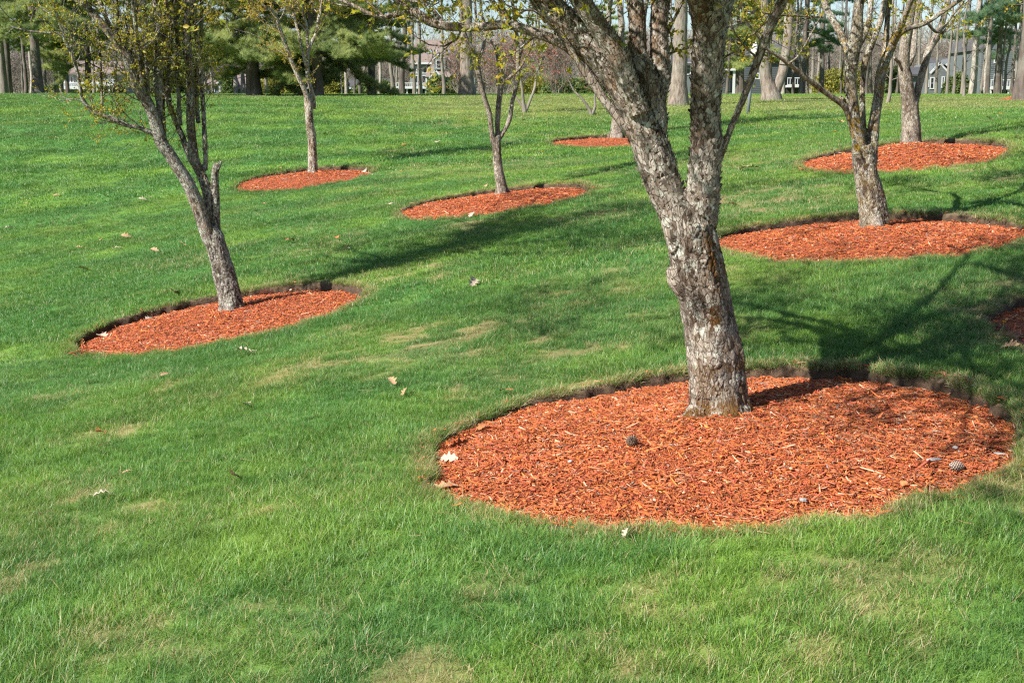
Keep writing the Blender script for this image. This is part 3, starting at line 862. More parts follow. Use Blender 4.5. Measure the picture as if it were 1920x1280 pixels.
def lawn_tree(name, label, base_px, stems_px, mat, seed, voxel, crown, leafmat=M_LEAF, flare=1.5, leaf=0.034, amp=1.0, plate=(34, 15), zonef=None,
              low_twigs=1.0, dense=1.0, leafper=2, flakes=0, D=None, leaf_low=1.0, spurs=0, root_h=0.10):
    """stems_px: list of (polyline [(px, py, width_px)], depth offsets (start, end), kind) ; first is the trunk. kind 'm' = main limb carried on
    above the picture's edge, 's' = stops where drawn, 'b' = slender branch with twigs"""
    rng = np.random.default_rng(seed)
    B = hit(*base_px); D0 = D or depth_of(B); B = hit(*base_px) if D is None else at(base_px[0], base_px[1], D0)
    def W(px, py, off):
        h = (base_px[1] - py) / F * D0
        DD = D0 - 0.172 * h + off
        return at(px, py, DD), DD
    stems = []; thin = []; ends = []
    for poly, (o0, o1), kind in stems_px:
        pts = []; rs = []
        for i, (px, py, wd) in enumerate(poly):
            f = i / (len(poly) - 1)
            q, DD = W(px, py, o0 + (o1 - o0) * f); pts.append(q); rs.append(wd / F * DD / 2)
        pts, rs = np.array(pts), np.array(rs)
        lowy = poly[-1][1]
        if kind == 'm': pts, rs = limb_extend(rng, pts, rs, crown['h'] * rng.uniform(.75, 1.1), crown.get('spread', 1.0) * np.array([np.sign(pts[-1][0] - B[0]) * .5 + (pts[-1][0] - pts[0][0]) * .4 + rng.normal(0, .5), (o1 - o0) + rng.normal(0, 1.5), 0]))
        st = max(0.03, rs.max() * 0.6)
        p2, r2 = resample(pts, rs, st)
        # small wobble so limbs are not ruler-straight
        wob = np.stack([fbm(np.arange(len(p2)) * st * 3 + seed * 9, np.full(len(p2), 3.3 * c + len(stems)), c, 2) - .5 for c in range(3)], 1)
        p2 = p2 + wob * np.minimum(r2, 0.05)[:, None] * 0.8 * sstep(0, 3, np.arange(len(p2)))[:, None]
        (thin if kind == 'b' else stems).append((p2, r2)); ends.append((p2, r2, kind, len(stems_px)))
    # root flare
    p, r = stems[0]
    h = p[:, 2] - B[2]
    r = r * (1 + (flare - 1) * np.exp(-np.maximum(h, 0) / root_h)); stems[0] = (np.vstack([p[:1] - [0, 0, 0.15], p]), np.r_[r[:1] * 1.02, r])
    root = empty(name, tuple(B), label=label, cat='tree', group='crabapple trees standing in mulch beds')
    top = B[2] + crown['split']
    V, Fq = [], []; b = 0
    for p, r in stems:
        m = p[:, 2] < top + 0.25
        if m.sum() < 2: continue
        k = max(np.where(m)[0].max() + 1, 2)
        v, f = tube_np(p[:k], r[:k], 20)
        c0 = len(v); v = np.vstack([v, p[:1], p[k - 1:k]])
        f = [list(q) for q in f] + [[(j + 1) % 20, j, c0, c0] for j in range(20)] + [[c0 - 20 + j, c0 - 20 + (j + 1) % 20, c0 + 1, c0 + 1] for j in range(20)]
        V.append(v); Fq += [tuple(dict.fromkeys(i + b for i in q)) for q in f]; b += len(v)
    V = np.vstack(V)
    co, nm, fc = remesh(V, Fq, voxel)
    bc, rr = limb_coords(co, stems)
    sc_ = np.clip(rr / 0.10, 0.35, 1.3)
    # roots: lobed flare
    hh = co[:, 2] - B[2]; ang = np.arctan2(co[:, 1] - B[1], co[:, 0] - B[0])
    lob = np.sin(ang * 5 + seed) * 0.5 + np.sin(ang * 3 + seed * 2) * 0.5
    co = co + nm * (lob * rr * 0.26 * np.exp(-np.maximum(hh, 0) / (root_h * 1.6)))[:, None]
    # bark: plates with open cracks, lifted edges
    q = bc * np.array([plate[0], plate[0], plate[1]]) / 1.0
    q = q + (np.c_[vn3(q * .5 + 9, 0), vn3(q * .5 + 3, 1), vn3(q * .5, 2)] - .5) * 1.1
    f1, f2, rv = voro3(q)
    crack = 1 - sstep(0.01, 0.13, f2 - f1)
    strip = vn3(bc * np.array([plate[0] * 1.2, plate[0] * 1.2, plate[1] * .35]), 1)
    big = vn3(bc * np.array([9, 9, 4.0]), 3) - .5
    flute = vn3(bc * np.array([16, 16, 2.2]), 0) - .5
    lift = (rv - .5) * 0.55 + (strip - .5) * 1.1
    crack = crack * sstep(0.35, 0.65, vn3(bc * np.array([8, 8, 5.0]) + 4, 1))
    disp = (lift * 0.0045 - crack * 0.0050 + big * 0.014 + flute * 0.012 + (vn3(bc * np.array([90, 90, 45.]), 2) - .5) * 0.0045) * amp * sc_
    co = co + nm * disp[:, None]
    loc = co - B
    me = mesh_np('trunk', loc, fc, mat, True)
    vattr(me, 'bco', bc, 'FLOAT_VECTOR'); vattr(me, 'crack', np.clip(crack * (0.5 + 0.8 * strip), 0, 1))
    z = zonef(loc, bc) if zonef else np.full(len(co), 0.35)
    vattr(me, 'zone', z)
    link('trunk', me, root)
    if flakes:
        # loose curled bark flakes and crusts standing off the limbs
        sel = rng.choice(len(co), flakes * 2, p=None)
        sel = sel[(loc[sel, 2] > 0.04)]
        wz = vn3(bc[sel] * np.array([5, 5, 3.]), 2)
        sel = sel[wz + 0.35 * sstep(0.9, 1.5, loc[sel, 2]) > rng.uniform(0.25, 0.9, len(sel))]
        nn = nm[sel]; n_ = len(sel)
        tup = np.array([0, 0, 1.0]) - nn * nn[:, 2:3]; tup /= np.linalg.norm(tup, axis=1)[:, None] + 1e-6
        sd = np.cross(nn, tup)
        a_ = rng.normal(0, 0.5, n_)[:, None]; t1 = tup * np.cos(a_) + sd * np.sin(a_); s1 = np.cross(nn, t1)
        L = rng.uniform(0.007, 0.026, n_)[:, None] * (0.6 + 0.6 * sstep(0.8, 1.3, loc[sel, 2]))[:, None]; Wd = L * rng.uniform(.35, .8, n_)[:, None]; L = L * np.clip(rr[sel] / .07, .3, 1.0)[:, None]; Wd = Wd * np.clip(rr[sel] / .07, .3, 1.0)[:, None]; lf = rng.uniform(0.05, 0.6, n_)[:, None] * L
        b0 = loc[sel] + nn * 0.0005
        Vv = np.stack([b0 - s1 * Wd * .5, b0 + s1 * Wd * .5, b0 + t1 * L * .5 + s1 * Wd * .55 + nn * lf * .3, b0 + t1 * L * .5 - s1 * Wd * .5 + nn * lf * .35,
                       b0 + t1 * L + s1 * Wd * .2 + nn * lf, b0 + t1 * L * .9 - s1 * Wd * .35 + nn * lf * .9], 1).reshape(-1, 3)
        k_ = np.arange(n_)[:, None] * 6
        Ff = np.concatenate([k_ + np.array([[0, 1, 2, 3]]), k_ + np.array([[3, 2, 4, 5]])], 0)
        fm = mesh_np('bark_flakes', Vv, Ff, mat, False)
        vattr(fm, 'bco', np.repeat(bc[sel] + rng.normal(0, .05, (n_, 3)), 6, 0), 'FLOAT_VECTOR'); vattr(fm, 'crack', np.zeros(n_ * 6)); vattr(fm, 'zone', np.repeat(z[sel] * 0.4, 6))
        link('bark_flakes', fm, root, kind='stuff')
    # crown: upper limbs, slender branches, twigs
    tubes = []; tips = []; lowtips = []
    for p, r in stems:
        m = np.where(p[:, 2] > top)[0]
        if len(m) > 1: tubes.append((p[m[0]:], r[m[0]:], 9))
    for p, r in thin: tubes.append((p, r, 7))
    for p, r, kind, _ in ends:
        hgt = p[:, 2] - B[2]
        L = np.linalg.norm(np.diff(p, axis=0), axis=1).sum()
        if kind == 'x': continue
        # branches of the crown
        for i in range(2, len(p)):
            seg = np.linalg.norm(p[i] - p[i - 1])
            if hgt[i] > crown['start']: rate = crown['rate'] * seg; tgt = tips; BL = crown['len']
            elif hgt[i] > crown['low']: rate = (2.4 if kind != 'b' else 9.0) * low_twigs * seg; tgt = lowtips; BL = crown['len'] * (0.42 if kind != 'b' else 0.36)
            else: continue
            for _q in range(rng.poisson(rate)):
                t = p[i] - p[i - 1]; t /= np.linalg.norm(t) + 1e-9
                s = rng.normal(0, 1, 3); s -= t * (s @ t); s /= np.linalg.norm(s)
                out = np.array([p[i][0] - B[0], p[i][1] - B[1], 0]); 
                dd = t * 0.5 + s * 0.8 + 0.18 * out / (np.linalg.norm(out) + .3) + np.array([0, 0, .15])
                LL = BL * rng.uniform(.6, 1.3)
                tl = []
                grow(rng, tubes, tl, p[i], dd, min(r[i] * .5, 0.020 if tgt is tips else 0.007), LL, 1 if tgt is tips else 2, dense=dense, wander=.26)
                tgt += tl
        tips.append((p[-1], np.array([0, 0, 1.0])))
    V, Fq = join_tubes(tubes)
    me = mesh_np('branches', V - B, Fq, mat, True)
    c = np.abs(V * 1.0); vattr(me, 'bco', V, 'FLOAT_VECTOR'); vattr(me, 'crack', np.full(len(V), 0.15)); vattr(me, 'zone', np.full(len(V), 0.25))
    link('branches', me, root, kind='stuff')
    if spurs:
        # leaf spurs right on the limbs
        for p, r, kind, _ in ends:
            for _q in range(spurs):
                i = rng.integers(1, len(p))
                if p[i][2] - B[2] < crown['low']: continue
                s = rng.normal(0, 1, 3); s /= np.linalg.norm(s)
                lowtips.append((p[i] + s * (r[i] + rng.uniform(.0, .05)), s))
    leafn = [(t[0] - B, t[1]) for t in tips]; lown = [(t[0] - B, t[1]) for t in lowtips]
    parts = []
    if leafn: link('leaves', leaves_mesh('leaves', rng, leafn, leafper, leaf * 1.25, leafmat), root, kind='stuff')
    if lown: link('leaves', leaves_mesh('leaves', rng, lown, max(1, int(2 * leaf_low)), leaf, leafmat), root, kind='stuff')
    print('TREE', name, label[:30], 'trunk', len(fc), 'branch', len(Fq), 'tips', len(tips), len(lowtips), 'D', round(D0, 1))
    return root, B

def zone_near(loc, bc):
    z = loc[:, 2]; x = loc[:, 0]
    a = 1.1 * np.exp(-((z - 0.62) / .17) ** 2) * sstep(-0.02, 0.03, x + 0.16 * z) * sstep(.10, .04, x + 0.16 * z) + .9 * np.exp(-((z - 0.92) / .12) ** 2) * sstep(-.02, .03, x + .14 * z)      # moss below the fork, on the right half
    b_ = 0.55 * sstep(.14, .03, z) + .35 * sstep(.55, .3, z)
    c = 0.35 * sstep(1.45, 1.8, z) * sstep(0.0, -0.15, x + .05) + .28 * sstep(.35, .1, z)
    return np.clip(np.maximum(np.maximum(a, b_), c) + .10, 0, 1)
def zone_side(loc, bc):
    return np.clip(0.25 + 0.75 * (vn3(bc * 2.2, 1) > .55), 0, 1)

# ---- the thick forked tree in the foreground
T_NEAR, B_NEAR = lawn_tree('crabapple_tree', 'thick forked tree with grey flaky bark in the foreground mulch bed', (1348, 778), [
    ([(1348, 778, 96), (1346, 750, 96), (1342, 700, 98), (1334, 650, 98), (1326, 600, 98), (1317, 550, 99), (1304, 500, 100), (1296, 455, 97), (1292, 420, 88), (1288, 395, 60)], (0, 0), 's'),
    ([(1290, 470, 70), (1270, 410, 68), (1250, 355, 69), (1226, 290, 70), (1192, 215, 60), (1154, 150, 55), (1114, 95, 53), (1070, 45, 51), (1020, -12, 50)], (-.02, .10), 'm'),
    ([(1300, 480, 70), (1314, 400, 68), (1319, 350, 64), (1323, 280, 60), (1323, 200, 56), (1327, 120, 58), (1330, 60, 64), (1333, 0, 70), (1334, -30, 68)], (0, -.06), 'm'),
    ([(1318, 60, 36), (1308, -10, 42), (1286, -80, 44)], (-.04, -.3), 'm'),
    ([(1342, 60, 36), (1356, -10, 38), (1380, -90, 40)], (.02, .2), 'm'),
    ([(1222, 285, 56), (1222, 220, 50), (1216, 160, 46), (1192, 100, 38), (1190, 50, 33), (1186, -10, 32)], (.02, .25), 'm'),
    ([(1226, 205, 36), (1236, 140, 40), (1232, 80, 34), (1232, 30, 34), (1238, -15, 36)], (.10, .32), 'm'),
    ([(1200, 215, 40), (1172, 130, 40), (1135, 65, 38), (1095, 5, 36), (1060, -40, 34)], (-.05, -.10), 'm'),
    ([(1292, 545, 50), (1272, 520, 44), (1265, 498, 34)], (-.03, -.04), 'x'),
    ([(1345, 310, 12), (1360, 266, 13), (1384, 208, 14), (1404, 160, 14), (1424, 110, 16), (1443, 58, 19), (1466, 8, 20), (1484, -30, 20)], (0, -.25), 'm'),
    ([(1205, 290, 14), (1172, 238, 17), (1136, 188, 18), (1104, 140, 19), (1078, 100, 20), (1050, 80, 20), (1010, 64, 18), (955, 48, 18), (900, 52, 17), (835, 50, 17), (800, 40, 17), (776, 22, 17), (752, 24, 11), (722, 32, 9), (690, 24, 8), (650, 4, 7), (610, -10, 6)], (0, .35), 'b'),
    ([(776, 24, 12), (755, 10, 9), (735, -4, 8), (700, -20, 6)], (.25, .2), 'b'),
    ([(835, 50, 9), (812, 20, 8), (792, -12, 7)], (.22, .35), 'b'),
    ([(960, 48, 10), (940, 10, 8), (930, -25, 7)], (.2, .1), 'b'),
    ([(1050, 80, 8), (1040, 30, 7), (1018, -20, 6)], (.15, .3), 'b'),
    ([(975, 52, 6), (935, 22, 5), (905, -22, 4)], (.2, .4), 'b'),
    ([(1230, 118, 6), (1262, 98, 5), (1292, 90, 3)], (.2, .3), 'b'),
    ([(1040, 10, 40), (930, -90, 32), (780, -190, 24), (600, -270, 16)], (.1, .5), 'm'),
    ([(1320, -20, 40), (1240, -110, 30), (1160, -200, 22), (1090, -280, 14)], (0, -1.4), 'm'),
    ([(1350, -20, 46), (1420, -110, 34), (1500, -230, 24), (1560, -330, 16)], (0, -1.3), 'm'),
    ([(1248, 70, 7), (1262, 40, 6), (1282, 0, 5), (1290, -20, 5)], (.25, .3), 'b'),
], M_BARK_NEAR, 21, 0.007, dict(h=3.1, split=2.35, start=2.45, low=1.9, rate=2.6, len=1.45, spread=1.5), flare=1.42, leaf=0.034, amp=1.35, plate=(27, 12), zonef=zone_near, flakes=9000, leafper=2, dense=1.0, leaf_low=1.2, spurs=22, root_h=0.07, low_twigs=0.9)

# ---- leaning tree at left
T_LEFT, B_LEFT = lawn_tree('crabapple_tree', 'leaning leafy tree at left whose broken stub rises beside its forked stems', (436, 580), [
    ([(436, 580, 44), (431, 550, 42), (421, 505, 41), (410, 470, 40), (402, 445, 38), (396, 425, 26)], (0, 0), 's'),
    ([(402, 462, 28), (387, 436, 27), (366, 372, 26), (334, 313, 24), (302, 266, 23), (286, 212, 21), (259, 165, 19), (238, 106, 17), (206, 64, 15), (153, 5, 14), (130, -20, 13)], (0, -.4), 'm'),
    ([(404, 465, 22), (395, 414, 19), (387, 345, 20), (366, 297, 18), (358, 228, 17), (355, 159, 16), (352, 80, 14), (350, 0, 13)], (0, .25), 'm'),
    ([(310, 280, 13), (299, 212, 12), (299, 133, 13), (296, 53, 13), (292, 0, 13)], (-.15, .1), 'm'),
    ([(362, 308, 11), (334, 239, 11), (313, 175, 10), (302, 120, 9), (310, 50, 8), (322, -5, 8)], (.1, .5), 'm'),
    ([(386, 320, 9), (382, 228, 9), (376, 149, 9), (369, 60, 8), (364, 0, 8)], (.1, .3), 'm'),
    ([(406, 440, 14), (407, 372, 15), (405, 325, 14), (409, 306, 12)], (.03, .05), 'x'),
    ([(409, 318, 8), (415, 302, 6)], (.03, .05), 'x'),
    ([(290, 252, 10), (262, 241, 9), (233, 234, 9), (205, 222, 9), (180, 212, 9), (158, 191, 8), (150, 160, 7), (142, 122, 6), (128, 90, 6), (112, 64, 5), (85, 62, 4), (50, 58, 4), (20, 50, 3)], (-.2, -.6), 'b'),
    ([(192, 212, 5), (190, 160, 5), (187, 100, 5), (183, 55, 5)], (-.3, -.3), 'b'),
    ([(128, 88, 5), (110, 40, 5), (98, 0, 4), (95, -20, 4)], (-.4, -.5), 'b'),
    ([(158, 10, 12), (60, -60, 10), (-60, -130, 8)], (-.4, -.2), 'm'),
    ([(351, 10, 12), (430, -90, 10), (520, -180, 8)], (.2, .9), 'm'),
    ([(296, 5, 12), (300, -80, 10), (340, -170, 8)], (.1, -1.8), 'm'),
    ([(238, 0, 11), (300, -90, 9), (400, -160, 8)], (-.1, -1.0), 'm'),
    ([(364, 0, 11), (340, -90, 10), (380, -190, 8)], (.3, 2.2), 'm'),
    ([(214, 85, 7), (250, 40, 6), (265, 0, 5)], (-.3, 0), 'b'),
    ([(246, 130, 8), (212, 60, 8), (190, 10, 7), (180, -20, 6)], (-.3, -.1), 'b'),
    ([(232, 98, 6), (180, 85, 5), (130, 88, 4)], (-.3, -.3), 'b'),
    ([(268, 180, 8), (245, 100, 7), (240, 30, 6), (238, -10, 6)], (-.2, .2), 'b'),
    ([(300, 130, 7), (322, 60, 7), (330, 0, 6)], (.1, .1), 'b'),
    ([(352, 110, 7), (330, 70, 6), (338, 10, 5)], (.2, .5), 'b'),
    ([(290, 200, 5), (272, 160, 5), (268, 100, 4), (270, 40, 4)], (0, .1), 'b'),
    ([(222, 90, 9), (218, 62, 8), (220, 31, 8), (218, -12, 7)], (-0.30, -0.50), 'b'),
    ([(248, 140, 9), (244, 98, 8), (253, 49, 8), (258, -12, 7)], (-0.20, -0.40), 'b'),
    ([(280, 200, 9), (276, 140, 8), (275, 70, 8), (270, -12, 7)], (-0.10, -0.40), 'b'),
    ([(296, 190, 9), (292, 133, 8), (304, 66, 8), (312, -12, 7)], (-0.10, 0.30), 'b'),
    ([(318, 190, 9), (314, 133, 8), (321, 66, 8), (324, -12, 7)], (0.20, 0.50), 'b'),
    ([(338, 235, 9), (334, 164, 8), (332, 82, 8), (326, -12, 7)], (0.10, 0.40), 'b'),
    ([(356, 200, 9), (352, 140, 8), (351, 70, 8), (346, -12, 7)], (0.20, -0.20), 'b'),
    ([(372, 230, 9), (368, 161, 8), (376, 80, 8), (380, -12, 7)], (0.20, 0.60), 'b'),
    ([(302, 100, 9), (298, 70, 8), (308, 35, 8), (314, -12, 7)], (0.00, 0.30), 'b'),
    ([(352, 90, 9), (348, 62, 8), (359, 31, 8), (366, -12, 7)], (0.20, 0.40), 'b'),
    ([(268, 175, 9), (264, 122, 8), (257, 61, 8), (246, -12, 7)], (-0.20, -0.60), 'b'),
    ([(310, 280, 9), (306, 196, 8), (320, 98, 8), (330, -12, 7)], (0.10, 0.50), 'b'),
], M_BARK_LEFT, 34, 0.009, dict(h=2.9, split=3.3, start=2.9, low=1.75, rate=2.6, len=1.35, spread=1.5), flare=1.12, leaf=0.031, amp=1.2, zonef=zone_side, flakes=1500, low_twigs=0.75, leaf_low=1.0, spurs=70, root_h=0.05)

# ---- multi-stemmed tree at right
T_RIGHT, B_RIGHT = lawn_tree('crabapple_tree', 'mottled tree at right with many rising stems and one long branch reaching left', (1640, 428), [
    ([(1640, 430, 52), (1638, 405, 49), (1633, 375, 46), (1627, 335, 45), (1621, 300, 45), (1614, 275, 38)], (0, 0), 's'),
    ([(1617, 310, 30), (1608, 260, 25), (1600, 215, 23), (1595, 160, 22), (1598, 120, 26), (1606, 70, 24), (1608, 23, 20), (1612, -20, 18)], (0, -.3), 'm'),
    ([(1630, 315, 30), (1636, 270, 22), (1639, 226, 20), (1648, 176, 20), (1654, 129, 19), (1666, 98, 18), (1682, 68, 14), (1706, 54, 10), (1737, 43, 9), (1784, 12, 8), (1815, -10, 7)], (0, .3), 'm'),
    ([(1599, 122, 16), (1586, 88, 15), (1573, 58, 14), (1552, 20, 13), (1538, -15, 12)], (-.1, .3), 'm'),
    ([(1668, 95, 14), (1682, 62, 13), (1694, 34, 12), (1712, -10, 11)], (.2, -.2), 'm'),
    ([(1620, 275, 12), (1618, 220, 11), (1617, 164, 11), (1623, 117, 12), (1640, 70, 12), (1652, 35, 11), (1660, -5, 10)], (.05, .4), 'm'),
    ([(1656, 130, 12), (1662, 80, 11), (1664, 30, 10), (1668, -15, 10)], (.2, .5), 'm'),
    ([(1604, 100, 12), (1624, 55, 11), (1632, 10, 10), (1636, -20, 9)], (-.1, .2), 'm'),
    ([(1629, 240, 8), (1640, 195, 9), (1645, 165, 8)], (0, .1), 'x'),
    ([(1601, 255, 12), (1592, 218, 13), (1580, 196, 12), (1557, 180, 11), (1537, 166, 10), (1518, 152, 10), (1498, 136, 9), (1479, 121, 8), (1460, 106, 7), (1438, 90, 6), (1420, 66, 5), (1398, 38, 4), (1388, 10, 3)], (0, -.7), 'b'),
    ([(1581, 196, 11), (1576, 184, 12)], (0, -.1), 'x'),
    ([(1478, 120, 4), (1500, 100, 3), (1540, 30, 3)], (-.5, -.6), 'b'),
    ([(1540, 32, 4), (1500, 30, 4), (1455, 28, 4), (1395, 20, 3)], (-.2, -.7), 'b'),
    ([(1738, 43, 6), (1760, 60, 5), (1786, 30, 4), (1810, 0, 4)], (.2, .5), 'b'),
], M_BARK_RIGHT, 47, 0.009, dict(h=2.6, split=2.7, start=2.4, low=1.5, rate=2.4, len=1.25, spread=1.3), flare=1.12, leaf=0.040, amp=1.3, zonef=zone_side, flakes=2600, low_twigs=0.7, leaf_low=.8, spurs=10, root_h=0.06)

# ---- smooth tan tree on the bank
T_BANK, B_BANK = lawn_tree('crabapple_tree', 'tree with smooth tan trunk in the mounded bed behind the mottled right tree', (1707, 282), [
    ([(1707, 285, 37), (1707, 260, 35), (1707, 234, 34), (1707, 210, 33), (1706, 190, 30)], (0, 0), 's'),
    ([(1705, 215, 28), (1700, 170, 27), (1695, 130, 23), (1695, 90, 21), (1704, 47, 18), (1713, -5, 15)], (0, -.3), 'm'),
    ([(1712, 205, 16), (1719, 176, 15), (1729, 137, 14), (1741, 98, 14), (1760, 59, 13), (1772, 23, 11), (1782, -8, 10)], (0, .4), 'm'),
    ([(1697, 130, 12), (1712, 100, 12), (1716, 60, 11), (1722, 10, 10), (1726, -20, 9)], (.1, .6), 'm'),
    ([(1708, 140, 7), (1690, 120, 7), (1676, 108, 6)], (.0, -.3), 'x'),
    ([(1742, 98, 6), (1770, 60, 5), (1800, 20, 4), (1812, -10, 4)], (.3, .3), 'b'),
], M_BARK_BROWN, 58, 0.014, dict(h=2.8, split=3.1, start=2.6, low=1.7, rate=2.2, len=1.5), flare=1.35, leaf=0.05, amp=0.6, plate=(26, 6), low_twigs=0.35, leaf_low=.6, root_h=0.08, dense=1.1)

# ---- small three-stemmed tree in the middle
T_MID, B_MID = lawn_tree('crabapple_tree', 'small tree in the middle bed splitting low into three slender stems', (942, 361), [
    ([(942, 363, 22), (938, 340, 19), (935, 319, 18), (931, 290, 17), (930, 268, 16), (930, 255, 12)], (0, 0), 's'),
    ([(928, 272, 12), (923, 253, 10), (918, 215, 10), (905, 175, 10), (896, 128, 11), (886, 97, 11), (872, 70, 9), (866, 30, 8), (864, -8, 7)], (0, -.4), 'm'),
    ([(931, 272, 11), (932, 249, 10), (934, 208, 11), (939, 158, 11), (936, 114, 9), (927, 84, 8), (912, 76, 6), (898, 66, 6), (893, 30, 5), (890, -8, 5)], (0, .2), 'm'),
    ([(932, 268, 9), (938, 258, 8), (955, 222, 9), (962, 188, 8), (970, 158, 8), (972, 118, 8), (970, 77, 8), (966, 35, 7), (958, -8, 7)], (0, .3), 'm'),
    ([(941, 156, 6), (958, 142, 6), (974, 128, 5), (995, 91, 4), (1003, 60, 3), (1008, 20, 3)], (0, -.3), 'b'),
    ([(899, 110, 6), (906, 84, 6), (910, 60, 5), (902, 20, 5), (900, -5, 4)], (-.2, .3), 'b'),
    ([(971, 120, 4), (985, 70, 4), (992, 20, 3), (995, -10, 3)], (.2, .5), 'b'),
], M_BARK_BROWN, 63, 0.013, dict(h=1.8, split=3.3, start=2.7, low=1.9, rate=2.3, len=1.0), flare=1.15, leaf=0.05, amp=0.9, plate=(30, 14), low_twigs=.5, leaf_low=1, root_h=.06, leafmat=M_LEAF, spurs=18)

# ---- slim straight tree
T_SLIM, B_SLIM = lawn_tree('crabapple_tree', 'slim straight tree with golden buds standing before the broad pines', (587, 322), [
    ([(587, 324, 18), (586, 300, 17), (585, 280, 17), (581, 231, 16), (578, 200, 16), (577, 182, 14)], (0, 0), 's'),
    ([(577, 200, 11), (573, 172, 10), (559, 142, 9), (544, 107, 8), (529, 68, 8), (514, 27, 6), (495, 12, 5), (474, -5, 5)], (0, -.5), 'm'),
    ([(579, 200, 9), (584, 176, 7), (577, 142, 8), (576, 104, 8), (584, 80, 7), (592, 62, 6), (602, 15, 5), (607, -10, 5)], (0, .5), 'm'),
    ([(574, 125, 5), (566, 90, 5), (559, 59, 5), (551, 30, 5), (544, 0, 5)], (0, .2), 'm'),
    ([(576, 100, 5), (577, 62, 6), (569, 25, 5), (563, -8, 4)], (.3, .5), 'm'),
    ([(590, 205, 5), (589, 180, 5), (583, 160, 4)], (.05, .1), 'x'),
    ([(529, 68, 5), (512, 30, 4), (505, -5, 4)], (-.3, 0), 'b'),
    ([(592, 62, 4), (604, 40, 3), (618, 0, 3)], (.3, .6), 'b'),
    ([(553, 128, 3), (530, 100, 3), (508, 94, 2)], (-.1, -.2), 'b'),
], M_BARK_SLIM, 77, 0.014, dict(h=1.9, split=3.4, start=3.1, low=1.9, rate=2.6, len=.9), flare=1.05, leaf=0.034, amp=1.0, plate=(28, 14), low_twigs=1.1, leaf_low=1.0, leafmat=M_LEAF_GOLD, root_h=.05, spurs=150)

# ---- far tree behind the thick limb
T_FAR, B_FAR = lawn_tree('crabapple_tree', 'distant pale trunk half hidden behind the thick leaning limb, in the far bed', (1156, 254), [
    ([(1156, 256, 24), (1157, 235, 21), (1159, 205, 20), (1161, 180, 17)], (0, 0), 's'),
    ([(1160, 190, 14), (1163, 150, 13), (1166, 110, 13), (1166, 60, 12), (1163, 20, 11), (1160, -10, 10)], (0, .3), 'm'),
    ([(1160, 190, 13), (1150, 150, 12), (1143, 110, 11), (1140, 60, 10), (1144, 0, 9)], (0, -.3), 'm'),
    ([(1162, 185, 12), (1180, 140, 10), (1200, 90, 9), (1210, 20, 8), (1214, -10, 8)], (0, .5), 'm'),
], M_BARK_BROWN, 81, 0.02, dict(h=2.6, split=3.4, start=2.4, low=1.6, rate=2.0, len=1.3), flare=1.15, leaf=0.05, amp=0.7, low_twigs=1.2, leaf_low=1, root_h=.07, dense=1.0)

# ================================================================== BACKGROUND: pines, trunks, shrubs, houses, lamp
def put(px, D):
    """ground point below photo column px at distance D"""
    x = (px - 960) / F * D
    return np.array([x, D / CP, float(base_z(np.array([x]), np.array([D / CP]))[0])])
def needle_tuft(mat, n, wd, seed, up=0.35):
    r = np.random.default_rng(seed); V = []; Fc = []
    for i in range(n):
        d = r.normal(0, 1, 3); d[2] = abs(d[2]) * 0.8 + up; d /= np.linalg.norm(d); s = np.cross(d, r.normal(0, 1, 3)); s /= np.linalg.norm(s)
        o = r.normal(0, .10, 3); L = r.uniform(.6, 1.05); b = len(V)
        V += [o - s * wd, o + s * wd, o + d * L]; Fc.append((b, b + 1, b + 2))
    return mesh_np('needle_tuft', V, Fc, mat)
def foliage_mat(name, a, b_, transl=0.25):
    m, t, b = new_mat(name)
    at_ = attr(t, 'tint', 'INSTANCER'); s = N(t, 'ShaderNodeSeparateXYZ'); t.links.new(at_.outputs['Vector'], s.inputs[0])
    col = mixc(t, s.outputs[0], a, b_)
    t.links.new(col, b.inputs['Base Color']); b.inputs['Roughness'].default_value = 0.6; b.inputs['Specular IOR Level'].default_value = 0.3
    tr = N(t, 'ShaderNodeBsdfTranslucent'); t.links.new(col, tr.inputs[0]); mx = N(t, 'ShaderNodeMixShader', i_0=transl)
    t.links.new(b.outputs[0], mx.inputs[1]); t.links.new(tr.outputs[0], mx.inputs[2]); t.links.new(mx.outputs[0], t.nodes['Material Output'].inputs[0])
    return m
M_NEEDLE = foliage_mat('pine_needles_green', (0.20, 0.28, 0.10), (0.50, 0.54, 0.20), 0.5)
M_NEEDLE_BLUE = foliage_mat('pine_needles_bluish', (0.08, 0.17, 0.10), (0.24, 0.36, 0.18), 0.5)
M_SHRUB = foliage_mat('shrub_leaves', (0.05, 0.09, 0.03), (0.17, 0.22, 0.06))
M_GOLD = foliage_mat('golden_shrub_leaves', (0.14, 0.17, 0.03), (0.32, 0.28, 0.05))
M_MAPLE = foliage_mat('red_maple_buds', (0.20, 0.07, 0.05), (0.36, 0.15, 0.09))
M_FARWOOD = foliage_mat('far_wood_twigs', (0.13, 0.105, 0.085), (0.27, 0.22, 0.19), 0.1)
TUFTS = [needle_tuft(M_NEEDLE, 44, 0.028, 40 + i) for i in range(3)]
TUFTS_B = [needle_tuft(M_NEEDLE_BLUE, 44, 0.028, 50 + i) for i in range(3)]
